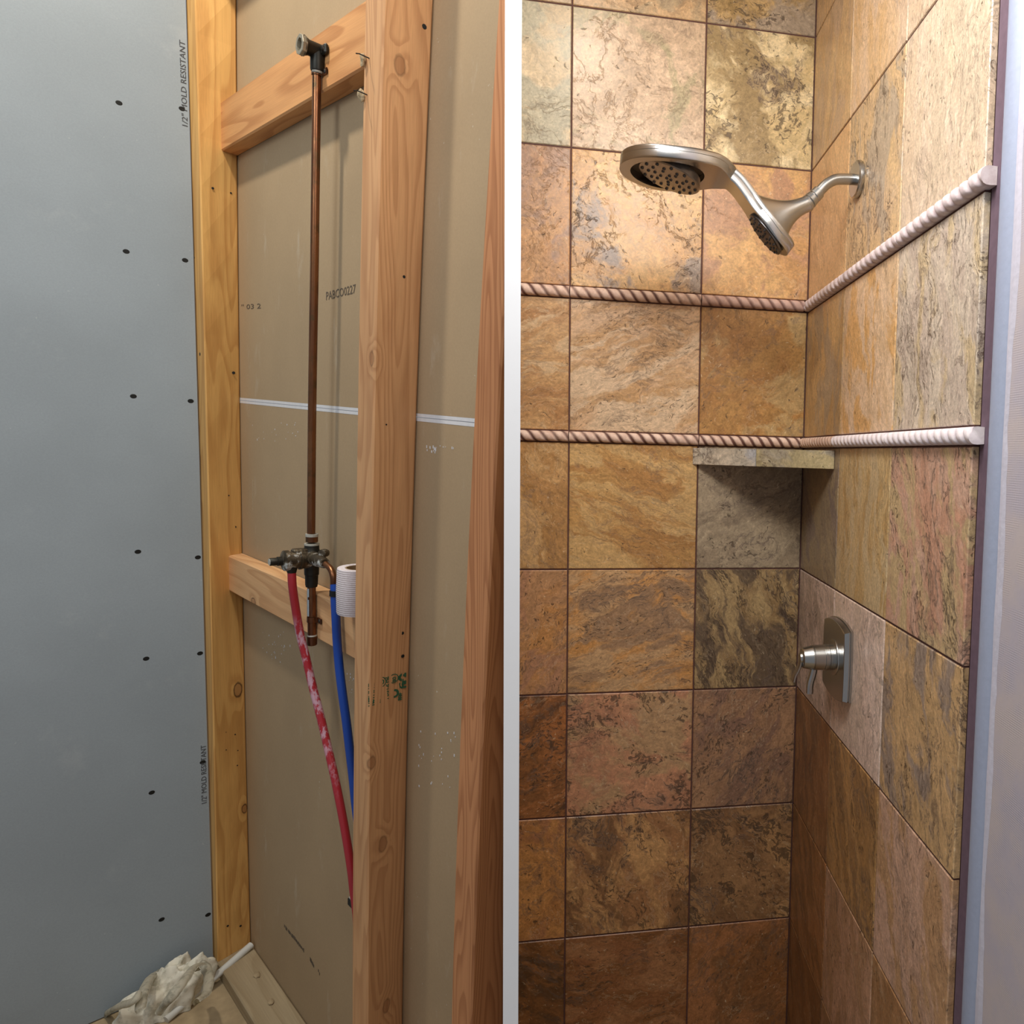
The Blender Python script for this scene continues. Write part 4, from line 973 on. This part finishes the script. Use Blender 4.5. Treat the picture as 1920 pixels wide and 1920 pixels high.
# roll of mesh tape on the lower block
rc = Vector((-0.112, 0.0475, 0)); zt_ = 0.0331 * rc.x - 0.3316 + 0.0006; rr_ = 0.0415
te = empty('tape_roll', (rc.x, rc.y, zt_), ML); tag(te, 'white roll of mesh drywall tape standing on the lower block beside the middle stud', 'tape')
for (p0, p1, nm, mt) in ((rr_, 0.026, 'tape', 'tape'), (0.026, 0.0235, 'core', 'brownboard')):
    bm = NB(); H_ = 0.094
    lathe(bm, (rc.x, rc.y, zt_), up, [(0, p1), (0, p0 * 0.96), (0.004, p0 * 0.985), (H_ / 2, p0 * 1.01), (H_ - 0.004, p0 * 0.985), (H_, p0 * 0.96), (H_, p1), (0, p1)], 40)
    link_mesh(nm, bm, M[mt], ML, parent=te, smooth=True, autosmooth=math.radians(40))

# ------------------------------------------------------------------ things on the floor of the bay
zfl = ZF
a = onface(471, 1772, 2, ZP + 0.011); b_ = onface(330, 1896, 2, ZF + 0.012)
bm = NB(); tube(bm, [a + (b_ - a) * 1.12, b_, a], 0.0098, 16)
o = link_mesh('plastic_pipe', bm, M['pvc'], ML, smooth=True, autosmooth=math.radians(40)); tag(o, 'short white plastic pipe lying across the sole plate under the rag', 'pipe')
# rag: crumpled cloth heap with folded-over edges
rag = empty('rag', (-0.845, -0.13, ZF), ML); tag(rag, 'crumpled dirty white cotton rag heaped on the floor against the grey board', 'rag')
rx, ry = -0.842, -0.128
bm = NB(); nu, nv_ = 120, 44; V_ = []
for j in range(nv_ + 1):
    row = []
    for i in range(nu):
        u = 2 * math.pi * i / nu; v = j / nv_
        r = math.sin(v * math.pi / 2) ** 0.75
        e = 1 + 0.20 * noise.noise(Vector((math.cos(u) * 1.7, math.sin(u) * 1.7, 3)))
        x = math.cos(u) * 0.052 * r * e; y = math.sin(u) * 0.102 * r * e; z = 0.108 * math.cos(v * math.pi / 2) ** 0.7 * (1 + 0.35 * math.sin(u) * r)
        q0 = Vector((x * 14 + y * 10, y * 12 - x * 8, z * 9))
        rid = 1 - abs(noise.noise(q0 * 1.1 + Vector((2, 5, 1)))) * 2.0; rid2 = 1 - abs(noise.noise(q0 * 2.3 + Vector((7, 1, 4)))) * 2.0; rid3 = noise.noise(q0 * 6)
        k = 1 + 0.20 * (rid - 0.6) + 0.10 * (rid2 - 0.6) + 0.03 * rid3; zz = z * (1 + 0.24 * (rid - 0.6) + 0.12 * (rid2 - .6) + 0.05 * rid3)
        row.append(bm.verts.new((max(rx + x * k, dwx(ZF + zz) + 0.003), ry + y * k, max(ZF + 0.001, ZF + zz))))
    V_.append(row)
for j in range(nv_):
    for i in range(nu):
        i2 = (i + 1) % nu
        bm.faces.new((V_[j][i], V_[j][i2], V_[j + 1][i2], V_[j + 1][i]))
bmesh.ops.remove_doubles(bm, verts=bm.verts, dist=0.0002)
link_mesh('cloth', bm, M['rag'], ML, smooth=True, parent=rag)
def fold(ctrl, half, bulge, seed):
    """a strip of cloth folded over, soft edged and hollow underneath"""
    P_ = spline(ctrl, 9); bm = NB(); rings = []; n = len(P_)
    for i, p in enumerate(P_):
        d = (P_[min(i + 1, n - 1)] - P_[max(i - 1, 0)]).normalized(); side = d.cross(Vector((0.3, -0.5, 0.8))).normalized(); upv = side.cross(d).normalized()
        wv = half * (1 + 0.25 * noise.noise(Vector((i * .25, seed, 0)))) * (0.55 + 0.45 * math.sin(math.pi * min(1, max(0, i / (n - 1)))) ** .4)
        row = []
        for k in range(11):
            a = math.pi * 1.25 * (k / 10 - 0.5); f = 1 + 0.10 * noise.noise(Vector((i * .4, k * .8, seed)))
            row.append(bm.verts.new(p + side * math.sin(a) * wv * f + upv * (math.cos(a) * bulge * f)))
        rings.append(row)
    for a, b in zip(rings, rings[1:]):
        for k in range(10): bm.faces.new((a[k], a[k + 1], b[k + 1], b[k]))
    bmesh.ops.solidify(bm, geom=bm.faces[:], thickness=0.0018)
    for v in bm.verts: v.co.z = max(v.co.z, ZF + 0.0005); v.co.x = max(v.co.x, dwx(v.co.z) + 0.002)
    link_mesh('cloth_fold', bm, M['rag'], ML, smooth=True, parent=rag)
g_ = lambda px, py, y: onface(px, py, 1, y)
fold([g_(300, 1898, -.200), g_(322, 1868, -.190), g_(345, 1840, -.160), g_(362, 1818, -.120), g_(380, 1812, -.085)], .013, .010, 1)
fold([g_(380, 1806, -.070), g_(389, 1822, -.075), g_(391, 1845, -.090), g_(384, 1868, -.110), g_(368, 1880, -.140)], .012, .009, 2)
fold([g_(262, 1896, -.215), g_(268, 1866, -.200), g_(280, 1838, -.165), g_(300, 1824, -.13)], .014, .010, 3)
fold([g_(196, 1902, -.240), g_(225, 1886, -.235), g_(250, 1878, -.225), g_(262, 1860, -.21)], .009, .007, 4)
# chips of debris on the plate
for (px, py, s_, lab) in ((481, 1829, 0.011, 'pale gypsum chip lying on the sole plate near the backing board'), ((508), 1880, 0.010, 'brown wood chip lying low on the sole plate')):
    p = onface(px, py, 2, ZP); bm = NB(); bmesh.ops.create_icosphere(bm, subdivisions=2, radius=s_)
    for v in bm.verts:
        k = 1 + 0.6 * noise.noise(v.co * 90 + Vector((px, 1, 0))); v.co = Vector((v.co.x * k * 1.2 + p.x, v.co.y * k * 0.8 + p.y, max(0, v.co.z * k * 0.5 + 0.002) + ZP))
    o = link_mesh('debris_chip', bm, M['dust'], ML); tag(o, lab, 'debris', 'chips of debris')
